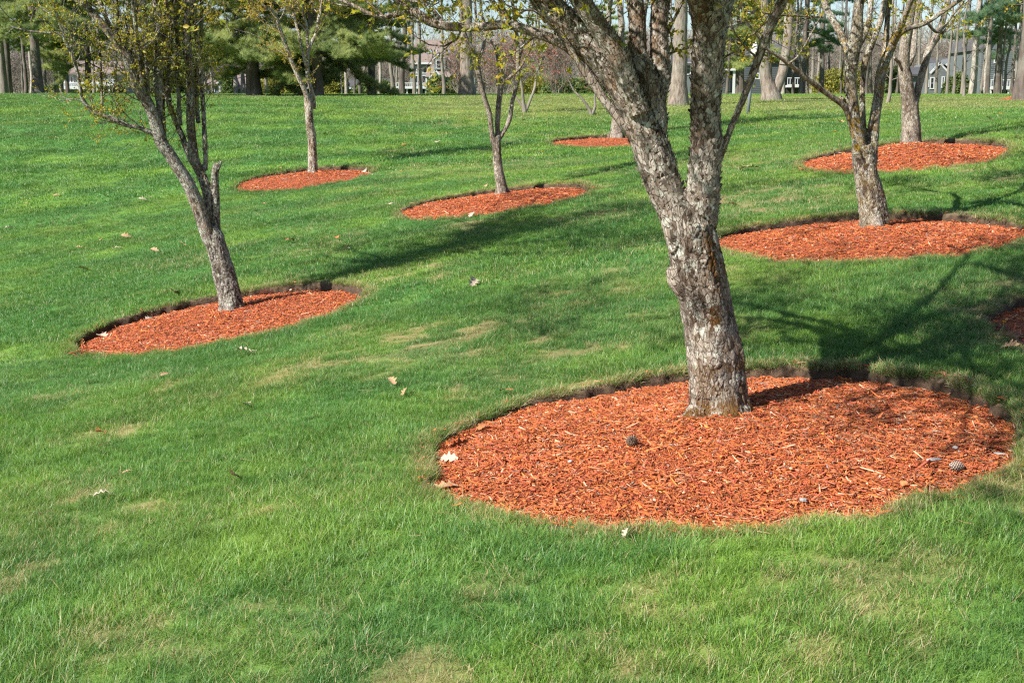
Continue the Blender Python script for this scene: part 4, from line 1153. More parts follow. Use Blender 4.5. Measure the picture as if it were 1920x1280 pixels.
def pine(seed, H, r0, lo, hi, reach, nl, tufts, tsize=0.25, lean=(0, 0), side=None, droop=0.10):
    """returns meshes + foliage points of one pine"""
    rng = np.random.default_rng(seed)
    hs = np.linspace(0, H, 14)
    wx = np.cumsum(rng.normal(0, .05, 14)) * 0.6; wy = np.cumsum(rng.normal(0, .05, 14)) * .6
    pts = np.c_[wx + lean[0] * hs, wy + lean[1] * hs, hs]; pts[0] = (0, 0, -0.3)
    rs = r0 * (1 - 0.8 * hs / H) * (1 + 0.35 * np.exp(-hs / 0.35))
    p2, r2 = resample(pts, rs, 0.35)
    trunk = tube_np(p2, r2, 14)
    tubes = []; P_ = []
    for i in range(nl):
        h = lo + (hi - lo) * ((i + rng.random()) / nl) ** 1.0
        a = rng.random() * 6.283 if side is None else rng.normal(side, 1.0)
        f = (h - lo) / (H - lo)
        L = reach * (1 - 0.75 * f) * rng.uniform(.65, 1.15)
        c = np.array([np.interp(h, p2[:, 2], p2[:, 0]), np.interp(h, p2[:, 2], p2[:, 1]), h])
        n = max(6, int(L / 0.24)); d = np.array([math.cos(a), math.sin(a), 0.10 - droop + .3 * f]); p = c.copy(); q = [p.copy()]
        for k in range(n):
            d = d + rng.normal(0, .09, 3) + np.array([0, 0, (-0.05 if k < n * .5 else 0.07)]); d /= np.linalg.norm(d); p = p + d * L / n; q.append(p.copy())
        q = np.array(q); tubes.append((q, np.linspace(0.055 * L / 4, 0.008, n + 1), 5))
        for k in range(1, n + 1):
            if k / n < 0.25: continue
            for sgn in (-1, 1):
                if rng.random() < 0.12: continue
                t = q[k] - q[k - 1]; t /= np.linalg.norm(t)
                s = np.cross(t, [0, 0, 1.0]) * sgn
                dd = t * .7 + s * .8 + np.array([0, 0, rng.normal(.12, .12)]); dd /= np.linalg.norm(dd)
                SL = (0.35 + 1.0 * math.sin(math.pi * min(1, k / n * .9 + .1))) * rng.uniform(.5, 1.1) * min(1, L / 4)
                m = max(3, int(SL / 0.10)); sp = [q[k] + dd * SL * j / m + np.array([0, 0, 0.10 * (j / m) ** 2 * SL]) for j in range(m + 1)]
                tubes.append((np.array([sp[0], sp[-1]]), np.array([0.012, 0.004]), 3))
                for j in range(1, m + 1):
                    P_.append(sp[j] + rng.normal(0, .05, 3))
            P_.append(q[k] + rng.normal(0, .04, 3))
    P_ = np.array(P_); n = len(P_)
    fb = np.clip(0.45 + 0.8 * (vn3(P_ * 1.1, 0) - .5) + rng.normal(0, .18, n), 0, 1)
    rot = np.c_[rng.normal(0, .45, n), rng.normal(0, .45, n), rng.uniform(-3, 3, n)]
    return dict(trunk=trunk, limbs=join_tubes(tubes), P=P_, rot=rot, s=tsize * rng.uniform(.75, 1.3, n), tint=np.c_[fb, fb, fb], tufts=tufts)
def place_pine(name, pos, spec, bark, label, group=None):
    root = empty(name, tuple(pos), label=label, cat='tree', group=group)
    link('trunk', mesh_np('trunk', *spec['trunk'], bark, True), root)
    link('limbs', mesh_np('limbs', *spec['limbs'], bark, True), root, kind='stuff')
    n = len(spec['P'])
    scatter('needles', spec['P'], spec['rot'], spec['s'], np.arange(n) % 3, spec['tufts'], None, spec['tint'], root, kind='stuff')
    return root
def copy_tree(o, parent=None):
    c = o.copy(); COL.objects.link(c); c.parent = parent
    for ch in [q for q in o.children]:
        d = ch.copy(); COL.objects.link(d); d.parent = c
    return c

G_PINE = 'large pines on the crest'
place_pine('pine_tree', put(480, 62), pine(101, 13, 0.33, 2.0, 10, 6.2, 74, TUFTS), M_PINEBARK, 'broad pine with dark trunk and sweeping low boughs, left of the slim budding tree', G_PINE)
place_pine('pine_tree', put(596, 61), pine(102, 13, 0.26, 1.7, 10, 5.4, 68, TUFTS, lean=(-.06, 0)), M_PINEBARK, 'broad pine whose leaning dark trunk stands right behind the slim budding tree', G_PINE)
place_pine('pine_tree', put(698, 68), pine(103, 13, 0.2, 1.9, 10, 3.8, 46, TUFTS), M_PINEBARK, 'smaller pine with layered boughs ending beside the reddish shrubs, third of the pine row', G_PINE)
place_pine('pine_tree', put(74, 74), pine(104, 15, 0.30, 3.6, 11, 5.0, 56, TUFTS, lean=(-.02, 0)), M_PINEBARK, 'tall pine with a thick bare lower trunk at far left', G_PINE)
place_pine('pine_tree', put(168, 80), pine(105, 12, 0.2, 1.7, 10, 3.6, 48, TUFTS), M_PINEBARK, 'pine behind the crown of the leaning left tree, above the white deck', G_PINE)
place_pine('pine_tree', put(318, 82), pine(115, 13, 0.2, 3.0, 10, 4.2, 50, TUFTS), M_PINEBARK, 'dense pine behind the upright stems of the leaning left tree', G_PINE)
place_pine('pine_tree', put(1440, 96), pine(116, 13, 0.2, 4.2, 11, 3.6, 36, TUFTS), M_PINEBARK, 'pine behind the upper part of the double trunk', G_PINE)
place_pine('pine_tree', put(1893, 92), pine(117, 12, 0.12, 2.4, 9, 2.4, 34, TUFTS_B), M_PINEBARK, 'slender pine whose boughs veil the tall shaded house', G_PINE)
place_pine('pine_tree', put(130, 92), pine(118, 12, 0.14, 2.6, 10, 3.2, 44, TUFTS), M_PINEBARK, 'pine over the left end of the long deck house', G_PINE)
place_pine('pine_tree', put(18, 80), pine(106, 14, 0.25, 3.6, 11, 4.4, 44, TUFTS), M_PINEBARK, 'dark pine at the left picture edge', G_PINE)
place_pine('pine_tree', put(1388, 86), pine(107, 14, 0.22, 1.9, 10, 3.7, 56, TUFTS), M_PINEBARK, 'yellowish pine with low boughs over the grey house behind the lamp post', G_PINE)
place_pine('pine_tree', put(1501, 92), pine(108, 15, 0.22, 3.2, 12, 3.0, 20, TUFTS_B), M_PINEBARK, 'tall dark pine with sparse flat boughs right of the double trunk', G_PINE)
place_pine('pine_tree', put(1536, 96), pine(109, 15, 0.20, 3.4, 12, 2.8, 18, TUFTS_B), M_PINEBARK, 'thin dark pine left of the multi-stemmed right tree', G_PINE)
place_pine('pine_tree', put(1918, 54), pine(110, 13, 0.42, 3.3, 10, 3.8, 40, TUFTS_B), M_PINEBARK, 'broad dark pine at the right picture edge above the far mulch patch', G_PINE)
place_pine('pine_tree', put(1868, 84), pine(111, 14, 0.16, 4.2, 10, 3.6, 40, TUFTS_B), M_PINEBARK, 'bluish green pine before the tall house at upper right', G_PINE)
place_pine('pine_tree', put(1848, 80), pine(112, 14, 0.13, 4.4, 12, 2.6, 20, TUFTS_B), M_PINEBARK, 'slim pine with a pale lower trunk left of the bluish green pine', G_PINE)
place_pine('pine_tree', put(1136, 112), pine(113, 9, 0.16, 0.8, 8, 2.6, 38, TUFTS), M_PINEBARK, 'low dense pine far behind between the thick limb and the red shrubs', G_PINE)
place_pine('pine_tree', put(1010, 128), pine(114, 11, 0.16, 2.2, 10, 2.4, 26, TUFTS), M_PINEBARK, 'distant pine behind the reddish shrubs', G_PINE)

# ---- bare trunks of the wood, each its own tree: prototypes, then copies
def bare_proto(name, seed, H, r0, start, bark, blen, rate, twig=True, lean=0.0, fork=None, flare=1.25):
    rng = np.random.default_rng(seed)
    hs = np.linspace(0, H, 16)
    pts = np.c_[np.cumsum(rng.normal(0, .045, 16)) + lean * hs, np.cumsum(rng.normal(0, .045, 16)), hs]; pts[0] = (0, 0, -.3)
    rs = r0 * (1 - .72 * hs / H) * (1 + (flare - 1) * np.exp(-hs / .4))
    p, r = resample(pts, rs, .3)
    tubes = []; tips = []
    for i in range(2, len(p)):
        if p[i][2] < start: continue
        for _ in range(rng.poisson(rate * .3)):
            s = rng.normal(0, 1, 3); s[2] = abs(s[2]) * .5 + .25; s /= np.linalg.norm(s)
            grow(rng, tubes, tips, p[i], s, min(r[i] * .4, .05), blen * rng.uniform(.5, 1.2), 2, wander=.2, up=.08, dense=.9)
    tr = mesh_np('trunk', *tube_np(p, r, 10), bark, True)
    br = mesh_np('branches', *join_tubes([(a, np.maximum(b_, .006), 3) for a, b_, c in tubes]), bark, True) if tubes else None
    return dict(name=name, tr=tr, br=br, r0=r0 * 1.0, H=H)
PROTO = dict(
    grey=[bare_proto('bare_tree', 200 + i, 14, .16, 4.0, M_GREYBARK, 1.6, 1.4) for i in range(3)],
    dark=[bare_proto('bare_tree', 210 + i, 14, .16, 3.4, M_PINEBARK, 1.5, 1.6) for i in range(3)],
    pale=[bare_proto('birch_tree', 220 + i, 13, .13, 3.6, M_PALEBARK, 1.5, 1.4) for i in range(2)],
    bushy=[bare_proto('bare_tree', 230 + i, 8, .10, .9, M_GREYBARK, 1.7, 4.0) for i in range(3)],
    big=[bare_proto('broad_tree', 240, 15, .36, 4.4, M_FLARE, 2.0, 1.0, flare=1.5)])
MASTERS = {}
def bare(px, D, wpx, kind, label, v=0, lean=0, group='trees of the wood beyond the crest', py=None, hz=1.0):
    pr = PROTO[kind][v % len(PROTO[kind])]; key = (kind, v % len(PROTO[kind]))
    pos = hit(px, py) if py else put(px, D)
    if py: D = depth_of(pos)
    s = wpx / F * D / 2 / pr['r0']
    if key not in MASTERS:
        o = empty(pr['name'], (0, 0, 0), cat='tree')
        link('trunk', pr['tr'], o)
        if pr['br']: link('branches', pr['br'], o, kind='stuff')
        MASTERS[key] = o
    else: o = copy_tree(MASTERS[key])
    o.location = tuple(pos); o.scale = (s, s, max(min(s, 1.35), 0.8) * hz); o.rotation_euler = (0, rad(lean), RNG.uniform(0, 6.28)) if not lean else (0, rad(lean), 0)
    o['label'] = label; o['category'] = 'tree'; o['group'] = group
    return o
L_ = [
 (11, 78, 15, 'grey', 'grey trunk at far left, second from the picture edge', 0, 0), (2, 82, 9, 'grey', 'grey trunk cut by the left picture edge', 1, 0),
 (51, 80, 7, 'dark', 'thin dark trunk just left of the thick far left pine', 0, 0), (60, 95, 6, 'pale', 'thin pale trunk against the thick far left pine', 0, 0),
 (89, 84, 6, 'grey', 'thin grey trunk just right of the thick far left pine', 2, 0), (109, 80, 8, 'grey', 'grey trunk left of the white deck house', 0, 1),
 (443, 84, 8, 'pale', 'pale trunk before the brown roof, leftmost of three by the dark pine', 1, 0), (453, 86, 5, 'pale', 'thin pale trunk, middle of three by the dark pine', 0, 0), (459, 84, 5, 'grey', 'thin grey trunk nearest the dark pine trunk', 1, 0),
 (500, 80, 6, 'grey', 'brown trunk between the two broad pines', 2, 0), (643, 88, 3, 'pale', 'very thin pale trunk left of the white birch under the pine boughs', 0, 0),
 (650, 80, 5.5, 'pale', 'white birch trunk standing under the pine boughs', 1, 0), (665, 92, 4, 'dark', 'thin dark trunk right of the white birch', 1, 0), (676, 88, 6, 'dark', 'short dark trunk in shade between the two birches', 2, 0),
 (711, 80, 6, 'pale', 'pale birch trunk with one upturned branch', 0, 0), (736, 76, 8, 'grey', 'straight grey trunk left of the dark leaning one', 1, -1), (755, 84, 11, 'dark', 'dark leaning trunk by the white deck', 0, 3),
 (777, 84, 7, 'grey', 'left one of the pair of trunks before the dormer house', 2, -1), (789, 82, 8, 'grey', 'right one of the pair of trunks before the dormer house', 0, -1), (832, 80, 7, 'grey', 'straight trunk in front of the dormer house window', 1, -1),
 (1254, 76, 5, 'grey', 'thin trunk left of the broad flared trunk', 0, 0), (1361, 84, 6, 'dark', 'trunk behind the right stem of the near tree', 1, 0), (1382, 86, 8, 'dark', 'dark trunk beside the white porch post', 2, 0),
 (1466, 84, 8, 'pale', 'smooth grey trunk right beside the double trunk', 1, 0), (1486, 92, 6, 'dark', 'dark trunk under the deck of the grey house', 0, 0), (1513, 96, 4, 'dark', 'thin dark trunk between two dark pines', 1, 0),
 (1575, 94, 4, 'dark', 'first of two thin dark trunks left of the multi-stemmed tree', 2, 0), (1582, 92, 5, 'dark', 'second of two thin dark trunks left of the multi-stemmed tree', 0, 0), (1622, 90, 8, 'dark', 'brown trunk seen between the stems of the right tree', 0, 0), (1631, 92, 7, 'dark', 'second brown trunk seen between the stems of the right tree', 1, 0),
 (1679, 90, 5, 'dark', 'dark trunk between the multi-stemmed and the tan tree', 1, 0), (1734, 88, 6, 'grey', 'trunk right of the tan tree before the grey gable', 2, 0), (1773, 82, 5.5, 'grey', 'left thin trunk before the grey gable house', 0, 1), (1785, 82, 5.5, 'grey', 'right thin trunk before the grey gable house', 1, 0.6),
 (1802, 86, 8, 'grey', 'brown trunk behind the small dark tree', 2, 0), (1820, 84, 13, 'pale', 'thick pale leaning trunk by the grey gable house', 1, 1.6), (1846, 82, 6, 'pale', 'pale trunk at the foot of the house steps', 0, 0),
 (1862, 86, 4, 'dark', 'short thin trunk under the right house deck', 2, 0), (1873, 84, 5, 'grey', 'thin trunk before the right house deck', 0, 1), (1900, 80, 6, 'grey', 'thin trunk left of the broad dark pine', 1, 0.5)]
for a in L_: bare(*a)
for k_, (px_, D_, lb_) in enumerate([(120, 84, 'bushy bare tree before the left end of the long deck house'), (176, 88, 'bushy bare tree before the middle of the long deck house'), (222, 86, 'bushy bare tree before the raised deck of the long house'), (400, 94, 'reddish bare tree before the gabled house at left'),
        (1752, 92, 'bushy bare tree before the white-trimmed gable'), (1838, 88, 'bushy bare tree beside the steps of the tall shaded house'), (1880, 86, 'bushy bare tree before the railed deck at far right'), (1905, 90, 'bushy bare tree beside the broad dark pine at right'), (1346, 92, 'bushy bare tree left of the white porch post'), (1500, 90, 'bushy bare tree before the deck of the dark grey house')]):
    bare(px_, D_, 5.5, 'bushy', lb_, k_ % 3, 0)
bare(876, 66, 26, 'big', 'pale broad trunk with spreading roots behind the small three-stemmed tree', 0, 0, py=180)
bare(1272, 52, 31, 'big', 'broad flared trunk seen between the two limbs of the near tree', 0, 0, py=197)
# small dark branching tree before the right-hand houses, and the slender pale one
bare(1807, 60, 6, 'bushy', 'small dark branching tree before the pale leaning trunk', 0, 0, py=182)
bare(1663, 58, 7, 'bushy', 'small pale sapling between the two right-hand trees', 1, 0, py=193)
# thin trees of the wood further behind
rb_ = np.random.default_rng(77)
spots = list(rb_.uniform(-20, 1940, 66))
ANCH = [(60, 'at far left beyond the tall bare-stemmed pine'), (125, 'left of the long deck house'), (240, 'around the long deck house'), (375, 'behind the stems of the leaning left tree'), (475, 'behind the gabled house at left'), (590, 'between the two broad pines'), (740, 'behind the low porch house'),
        (800, 'left of the dormer house'), (900, 'right of the dormer house'), (1010, 'behind the red-budded tree'), (1180, 'behind the thick leaning limb'), (1300, 'behind the broad flared trunk'), (1400, 'behind the dark grey house'), (1480, 'behind the double trunk'),
        (1600, 'between the dark pines'), (1700, 'behind the multi-stemmed right tree'), (1780, 'behind the white-trimmed gable'), (1860, 'behind the pale leaning trunk'), (2000, 'behind the tall shaded house')]
for i, px in enumerate(spots):
    D = rb_.uniform(105, 178)
    k = ['grey', 'dark', 'bushy', 'bushy', 'grey'][i % 5]
    if 690 < px < 900 and D < 160: D = rb_.uniform(160, 178)
    o = bare(px, D, rb_.uniform(3.0, 6.5), k, ('thin dark' if k == 'dark' else 'thin grey' if k == 'grey' else 'bushy') + ' bare tree ' + ('' if D < 130 else 'deep in the wood ') + next(a_ for q_, a_ in ANCH if px <= q_), int(rb_.integers(0, 3)), 0, 'bare trees far behind the crest')
    if k == 'bushy': o.scale = (1.3, 1.3, rb_.uniform(1.0, 1.5))

# ---- double trunk beside the lamp
def multi(name, label, base, stems_px, mat, bark_d, grow_len, seed, leafmat=None, D=None, start=1.0, rate=6, leaf=.03, group=None, flare=1.3, tipper=1):
    rng = np.random.default_rng(seed)
    B = hit(*base); D0 = depth_of(B)
    root = empty(name, tuple(B), label=label, cat='tree', group=group)
    tubes = []; fine = []; tips = []
    for j, poly in enumerate(stems_px):
        pts = []; rs = []
        for i, (px, py, wd) in enumerate(poly):
            h = (base[1] - py) / F * D0; DD = D0 - .172 * h + 0.10 * j * h; pts.append(at(px, py, DD)); rs.append(wd / F * DD / 2)
        pts, rs = np.array(pts), np.array(rs)
        if poly[-1][1] < 5: pts, rs = limb_extend(rng, pts, rs, grow_len * 3, np.zeros(3))
        if j == 0:
            h = pts[:, 2] - B[2]; rs = rs * (1 + (flare - 1) * np.exp(-np.maximum(h, 0) / .25)); pts = np.vstack([pts[:1] - [0, 0, .3], pts]); rs = np.r_[rs[:1], rs]
        p, r = resample(pts, rs, .15); tubes.append((p, r, 12))
        for i in range(2, len(p)):
            if p[i][2] - B[2] < start: continue
            for _ in range(rng.poisson(rate * .15)):
                s = rng.normal(0, 1, 3); s[2] = abs(s[2]) * .6 + .1; s /= np.linalg.norm(s)
                grow(rng, fine, tips, p[i], s, min(r[i] * .5, .03), grow_len * rng.uniform(.5, 1.2), 2, dense=.9)
    V, Fq = join_tubes(tubes); link('trunk', mesh_np('trunk', V - B, Fq, mat, True), root)
    if fine:
        V, Fq = join_tubes([(a, np.maximum(b_, .005), 3) for a, b_, c in fine]); link('branches', mesh_np('branches', V - B, Fq, mat, True), root, kind='stuff')
        if leafmat: link('buds', leaves_mesh('buds', rng, [(t[0] - B, t[1]) for t in tips], tipper, leaf, leafmat, .04), root, kind='stuff')
    return root
multi('double_tree', 'broad double trunk forking near the ground right of the lamp post', (1447, 188), [
    [(1446, 189, 34), (1445, 178, 33), (1440, 160, 26), (1435, 140, 22), (1434, 100, 20), (1436, 50, 17), (1434, 0, 15)],
    [(1450, 185, 22), (1456, 165, 20), (1466, 140, 18), (1472, 110, 18), (1478, 70, 17), (1481, 30, 15), (1478, 0, 14)]], M_FLARE, None, 1.8, 301, start=4.5, rate=1, flare=1.3, group='trees of the wood beyond the crest')
multi('red_budded_shrub', 'small red-budded tree with three stems right of the small three-stemmed tree', (984, 212), [
    [(984, 213, 8), (981, 190, 6), (979, 165, 5), (975, 140, 4), (972, 110, 3)],
    [(985, 211, 6), (995, 186, 5), (1004, 160, 5), (1006, 136, 4), (1014, 118, 3), (1022, 90, 2)],
    [(983, 206, 4), (973, 190, 4), (964, 178, 3), (955, 160, 2)]], M_GREYBARK, None, 1.1, 302, M_REDBUD, start=1.3, rate=9, leaf=.06, group='red-budded small trees')
multi('red_budded_shrub', 'low two-stemmed red-budded tree under the thick limb', (1108, 216), [
    [(1109, 217, 6), (1102, 200, 5), (1090, 184, 4), (1076, 170, 3), (1066, 150, 2)],
    [(1110, 216, 6), (1116, 200, 5), (1115, 182, 4), (1120, 160, 3)]], M_GREYBARK, None, .8, 303, M_REDBUD, start=.8, rate=8, leaf=.05, group='red-budded small trees')
for j, (px, py, sc_, lb) in enumerate([(868, 176, 1.0, 'reddish bush in front of the dormer house balcony'), (940, 177, 1.2, 'reddish bush behind the small three-stemmed tree'), (1045, 177, 1.25, 'reddish bush left of the thick leaning limb')]):
    D = 92 + 6 * j; B = put(px, D); rng = np.random.default_rng(310 + j); fine = []; tips = []
    for q in range(16):
        a = rng.random() * 6.28; grow(rng, fine, tips, np.array([.25 * math.cos(a), .25 * math.sin(a), 0]), np.array([.5 * math.cos(a), .5 * math.sin(a), 1]), .045, 3.6 * sc_ * rng.uniform(.6, 1.1), 1, wander=.16, dense=.9)
    root = empty('red_budded_shrub', tuple(B), label=lb, cat='shrub', group='red-budded small trees')
    link('branches', mesh_np('branches', *join_tubes([(a_, np.maximum(b_, .008), 3) for a_, b_, c in fine]), M_GREYBARK, True), root, kind='stuff')
    link('buds', leaves_mesh('buds', rng, tips[::2], 1, .09, M_REDBUD, .06), root, kind='stuff')

# ---- shrubs
def leaf_tuft(mat, seed):
    r = np.random.default_rng(seed); V = []; Fc = []
    for i in range(16):
        d = r.normal(0, 1, 3); d[2] += .4; d /= np.linalg.norm(d); s = np.cross(d, r.normal(0, 1, 3)); s /= np.linalg.norm(s); o = r.normal(0, .35, 3); b = len(V)
        V += [o, o + d * .5 + s * .2, o + d, o + d * .5 - s * .2]; Fc.append((b, b + 1, b + 2, b + 3))
    return mesh_np('leaf_clump', V, Fc, mat)
SH = {k: [leaf_tuft(m, 60 + i) for i in range(2)] for k, m in (('green', M_SHRUB), ('gold', M_GOLD), ('maple', M_MAPLE))}
def shrub(px, D, wm, hm, kind, label, cone=False, n=700, name='shrub'):
    B = put(px, D); rng = np.random.default_rng(int(px * 7))
    u = rng.random(n) ** .6; a = rng.random(n) * 6.283; el = np.arcsin(rng.uniform(-.2, 1, n))
    z = hm * np.clip(np.sin(el), 0, 1) * u
    if cone:
        z = hm * rng.random(n) ** 1.4; rr = wm / 2 * (1 - z / hm) ** .8 * rng.random(n) ** .4; x, y = rr * np.cos(a), rr * np.sin(a)
    else: x, y = wm / 2 * np.cos(el) * u * np.cos(a), wm / 2 * np.cos(el) * u * np.sin(a)
    root = empty(name, tuple(B), label=label, cat='shrub')
    V, Fq = tube_np(np.array([[0, 0, -.1], [0.02, 0, hm * .4], [0, 0, hm * .7]]), np.array([.05, .04, .01]), 6); link('stem', mesh_np('stem', V, Fq, M_GREYBARK, True), root)
    t = np.clip(rng.normal(.5, .3, n), 0, 1)
    scatter('leaves', np.c_[x, y, z + .1], rng.uniform(-3, 3, (n, 3)), rng.uniform(.14, .26, n), rng.integers(0, 2, n), SH[kind], None, np.c_[t, t, t], root, kind='stuff')
for a in [(430, 98, 1.0, 1.9, 'green', 'cone-shaped evergreen before the grey gable at left', True), (512, 96, 1.7, 2.0, 'gold', 'rounded yellow-green shrub between the broad pines'), (534, 96, 1.8, 1.3, 'gold', 'low yellow-green shrub right of the rounded one'),
          (822, 100, 1.8, 1.5, 'green', 'dark round shrub at the dormer house wall'), (848, 102, 1.5, 1.1, 'green', 'low dark shrub at the corner of the dormer house'), (626, 98, 2.6, 2.2, 'gold', 'loose yellowish shrub behind the pine boughs'),
          (1060, 108, 4.5, 1.4, 'green', 'low green shrub mass on the crest left of the thick limb'), (1120, 104, 4.5, 1.7, 'green', 'green shrub behind the thick leaning limb'), (1010, 112, 5.0, 1.6, 'gold', 'yellowish shrub behind the red-budded tree'),
          (1560, 112, 4.5, 2.3, 'gold', 'pale yellowish shrub between the dark pines'), (1594, 114, 3.5, 3.0, 'gold', 'yellowish shrub left of the multi-stemmed tree'), (1782, 92, 1.3, 1.1, 'green', 'dark round shrub under the grey gable house windows'), (1796, 92, 1.4, 1.5, 'green', 'taller dark shrub beside the pale leaning trunk'), (1676, 100, 1.6, 2.3, 'green', 'dark evergreen shrub left of the tan tree'),
          (715, 100, 2.5, 1.2, 'green', 'low dark shrub by the white deck'), (330, 98, 4, 2.5, 'green', 'dark shrub behind the stems of the left tree'), (690, 104, 3, 1.1, 'green', 'low dark hedge shrub under the third pine')]:
    shrub(*a)

# ---- far wood: one mass
n = 15000
rng = np.random.default_rng(90)
x = rng.uniform(-125, 125, n); y = rng.uniform(186, 225, n)
top = 3.5 + 6 * fbm(x * .08, y * .08, 1, 3) + 2.5 * vn(x * .5, y * .1, 2) - 2.5 * np.exp(-((x + 18) / 14) ** 2)
z = top * rng.random(n) ** 0.8
tw = []
for q in range(3):
    r = np.random.default_rng(95 + q); V = []; Fc = []
    for i in range(22):
        d = r.normal(0, 1, 3); d[2] = abs(d[2]) + .5; d /= np.linalg.norm(d); s = np.cross(d, r.normal(0, 1, 3)); s /= np.linalg.norm(s); o = r.normal(0, .6, 3); b = len(V)
        V += [o - s * .018, o + s * .018, o + d * 1.3]; Fc.append((b, b + 1, b + 2))
    tw.append(mesh_np('twigs', V, Fc, M_FARWOOD))
t = np.clip(rng.normal(.5, .3, n), 0, 1)
scatter('distant_wood', np.c_[x, y, base_z(x, np.minimum(y, 200)) + z], np.c_[rng.normal(0, .4, n), rng.normal(0, .4, n), rng.uniform(-3, 3, n)], rng.uniform(.8, 1.8, n), rng.integers(0, 3, n), tw, None, np.c_[t, t, t],
        kind='stuff', cat='wood', label='leafless far wood closing the view behind the houses')

# ---- houses
M_SIDE = plain('grey_green_siding', (0.17, 0.20, 0.19), var=.06); M_SIDE2 = plain('blue_grey_siding', (0.115, 0.132, 0.14), var=.06); M_SIDE3 = plain('dark_grey_siding', (0.07, 0.082, 0.09), var=.08)
M_PALE = plain('pale_grey_siding', (0.25, 0.26, 0.26), var=.05); M_TRIM = plain('white_trim', (0.47, 0.48, 0.48)); M_ROOF = plain('brown_shingle_roof', (0.21, 0.165, 0.145), .9, .2, .18, 2.5)
M_ROOFD = plain('dark_shingle_roof', (0.085, 0.085, 0.09), .9, .2, .18, 2.5); M_GLASS = plain('window_glass', (0.015, 0.02, 0.027), .08, .8); M_SKYL = plain('skylight_glass', (0.20, 0.26, 0.36), .1, .8); M_DARK = plain('deep_shade_board', (0.03, 0.03, 0.03))  # the near-black sheets below the decks paint in the shade there
class House:
    def __init__(s, name, label, cat, px, y):
        s.y = y; x = (px - 960) / F * (y * CP); s.o = np.array([x, y, float(base_z(np.array([x]), np.array([float(y)]))[0])])
        s.root = empty(name, tuple(s.o), label=label, cat=cat)
    def X(s, px): return (px - 960) / F * (s.y * CP - .6) - s.o[0]
    def Z(s, py): return CAMZ + s.y * math.tan(math.atan((640 - py) / F) - PITCH) - s.o[2]
    def wall(s, x0, x1, y0, y1, mat, dy=0, depth=6, name='wall', zb=None):
        m = MB(); m.box(s.X(x0), s.X(x1), dy, dy + depth, s.Z(y1) if zb is None else zb, s.Z(y0)); return m.build(name, mat, s.root)
    def gable(s, poly, mat, dy=0, depth=5, name='wall'):
        m = MB(); m.prism([(s.X(a), s.Z(b)) for a, b in poly], dy, dy + depth); return m.build(name, mat, s.root)
    def clap(s, wall_, x0, x1, y0, y1, dy, mat):
        z0, z1 = s.Z(y1), s.Z(y0); n = int((z1 - z0) / .16); m = MB()
        for i in range(n): m.box(s.X(x0), s.X(x1), dy - .018, dy - .002, z0 + .16 * i, z0 + .16 * i + .12)
        m.build('clapboards', mat, wall_, kind='stuff')
    def window(s, x0, x1, y0, y1, dy=0, mull=1, bars=0, parent=None):
        X0, X1, Z0, Z1 = s.X(x0), s.X(x1), s.Z(y1), s.Z(y0); t = .09
        m = MB(); m.box(X0, X1, dy - .07, dy - .003, Z0, Z0 + t); m.box(X0, X1, dy - .07, dy - .003, Z1 - t, Z1)
        m.box(X0, X0 + t, dy - .066, dy - .003, Z0 + t, Z1 - t); m.box(X1 - t, X1, dy - .066, dy - .003, Z0 + t, Z1 - t)
        for k in range(1, mull): c = X0 + (X1 - X0) * k / mull; m.box(c - .05, c + .05, dy - .066, dy - .003, Z0 + t, Z1 - t)
        for k in range(1, bars + 1): c = Z0 + (Z1 - Z0) * k / (bars + 1); m.box(X0 + t, X1 - t, dy - .05, dy - .02, c - .02, c + .02)
        w_ = m.build('window', M_TRIM, s.root)
        g = MB(); g.box(X0 + t * .5, X1 - t * .5, dy - .03, dy - .006, Z0 + t * .5, Z1 - t * .5); g.build('pane', M_GLASS, w_)
    def roof(s, a, b, c, d, mat, t=.18, name='roof'):
        """corner = (px, py, dy)"""
        m = MB(); m.slab(*[(s.X(q[0]), q[2], s.Z(q[1])) for q in (a, b, c, d)], t); return m.build(name, mat, s.root)
    def rake(s, pts, dy, wd=.16, name='trim'):
        m = MB()
        for (x0, y0), (x1, y1) in zip(pts[:-1], pts[1:]):
            A = Vector((s.X(x0), 0, s.Z(y0))); B_ = Vector((s.X(x1), 0, s.Z(y1))); d = (B_ - A).normalized(); n_ = Vector((-d.z, 0, d.x)) * wd
            if n_.z > 0: n_ = -n_
            q = [A, B_, B_ + n_, A + n_]; m.add([(v.x, dy - .12, v.z) for v in q] + [(v.x, dy - .004, v.z) for v in q], [(0, 1, 2, 3), (7, 6, 5, 4), (0, 4, 5, 1), (1, 5, 6, 2), (2, 6, 7, 3), (3, 7, 4, 0)])
        m.build(name, M_TRIM, s.root)
    def rail(s, x0, x1, y0, y1, dy, floor=.2, name='railing', step=.22):
        X0, X1, Z0, Z1 = s.X(x0), s.X(x1), s.Z(y1), s.Z(y0); m = MB(); m.box(X0, X1, dy - .05, dy + .05, Z1 - .08, Z1); m.box(X0, X1, dy - .03, dy + .03, Z0, Z0 + .06)
        for i in range(int((X1 - X0) / step) + 1): m.box(X0 + i * step, X0 + i * step + .05, dy - .025, dy + .025, Z0 + .06, Z1 - .08)
        m.build(name, M_TRIM, s.root)
        m = MB(); m.box(X0, X1, dy - .06, dy + 2.0, Z0 - floor, Z0 - .003); m.build('deck', M_TRIM, s.root)
    def posts(s, xs, y0, dy, wd=.14):
        for q in xs: m = MB(); m.box(s.X(q) - wd / 2, s.X(q) + wd / 2, dy, dy + wd, -.5, s.Z(y0)); m.build('post', M_TRIM, s.root)

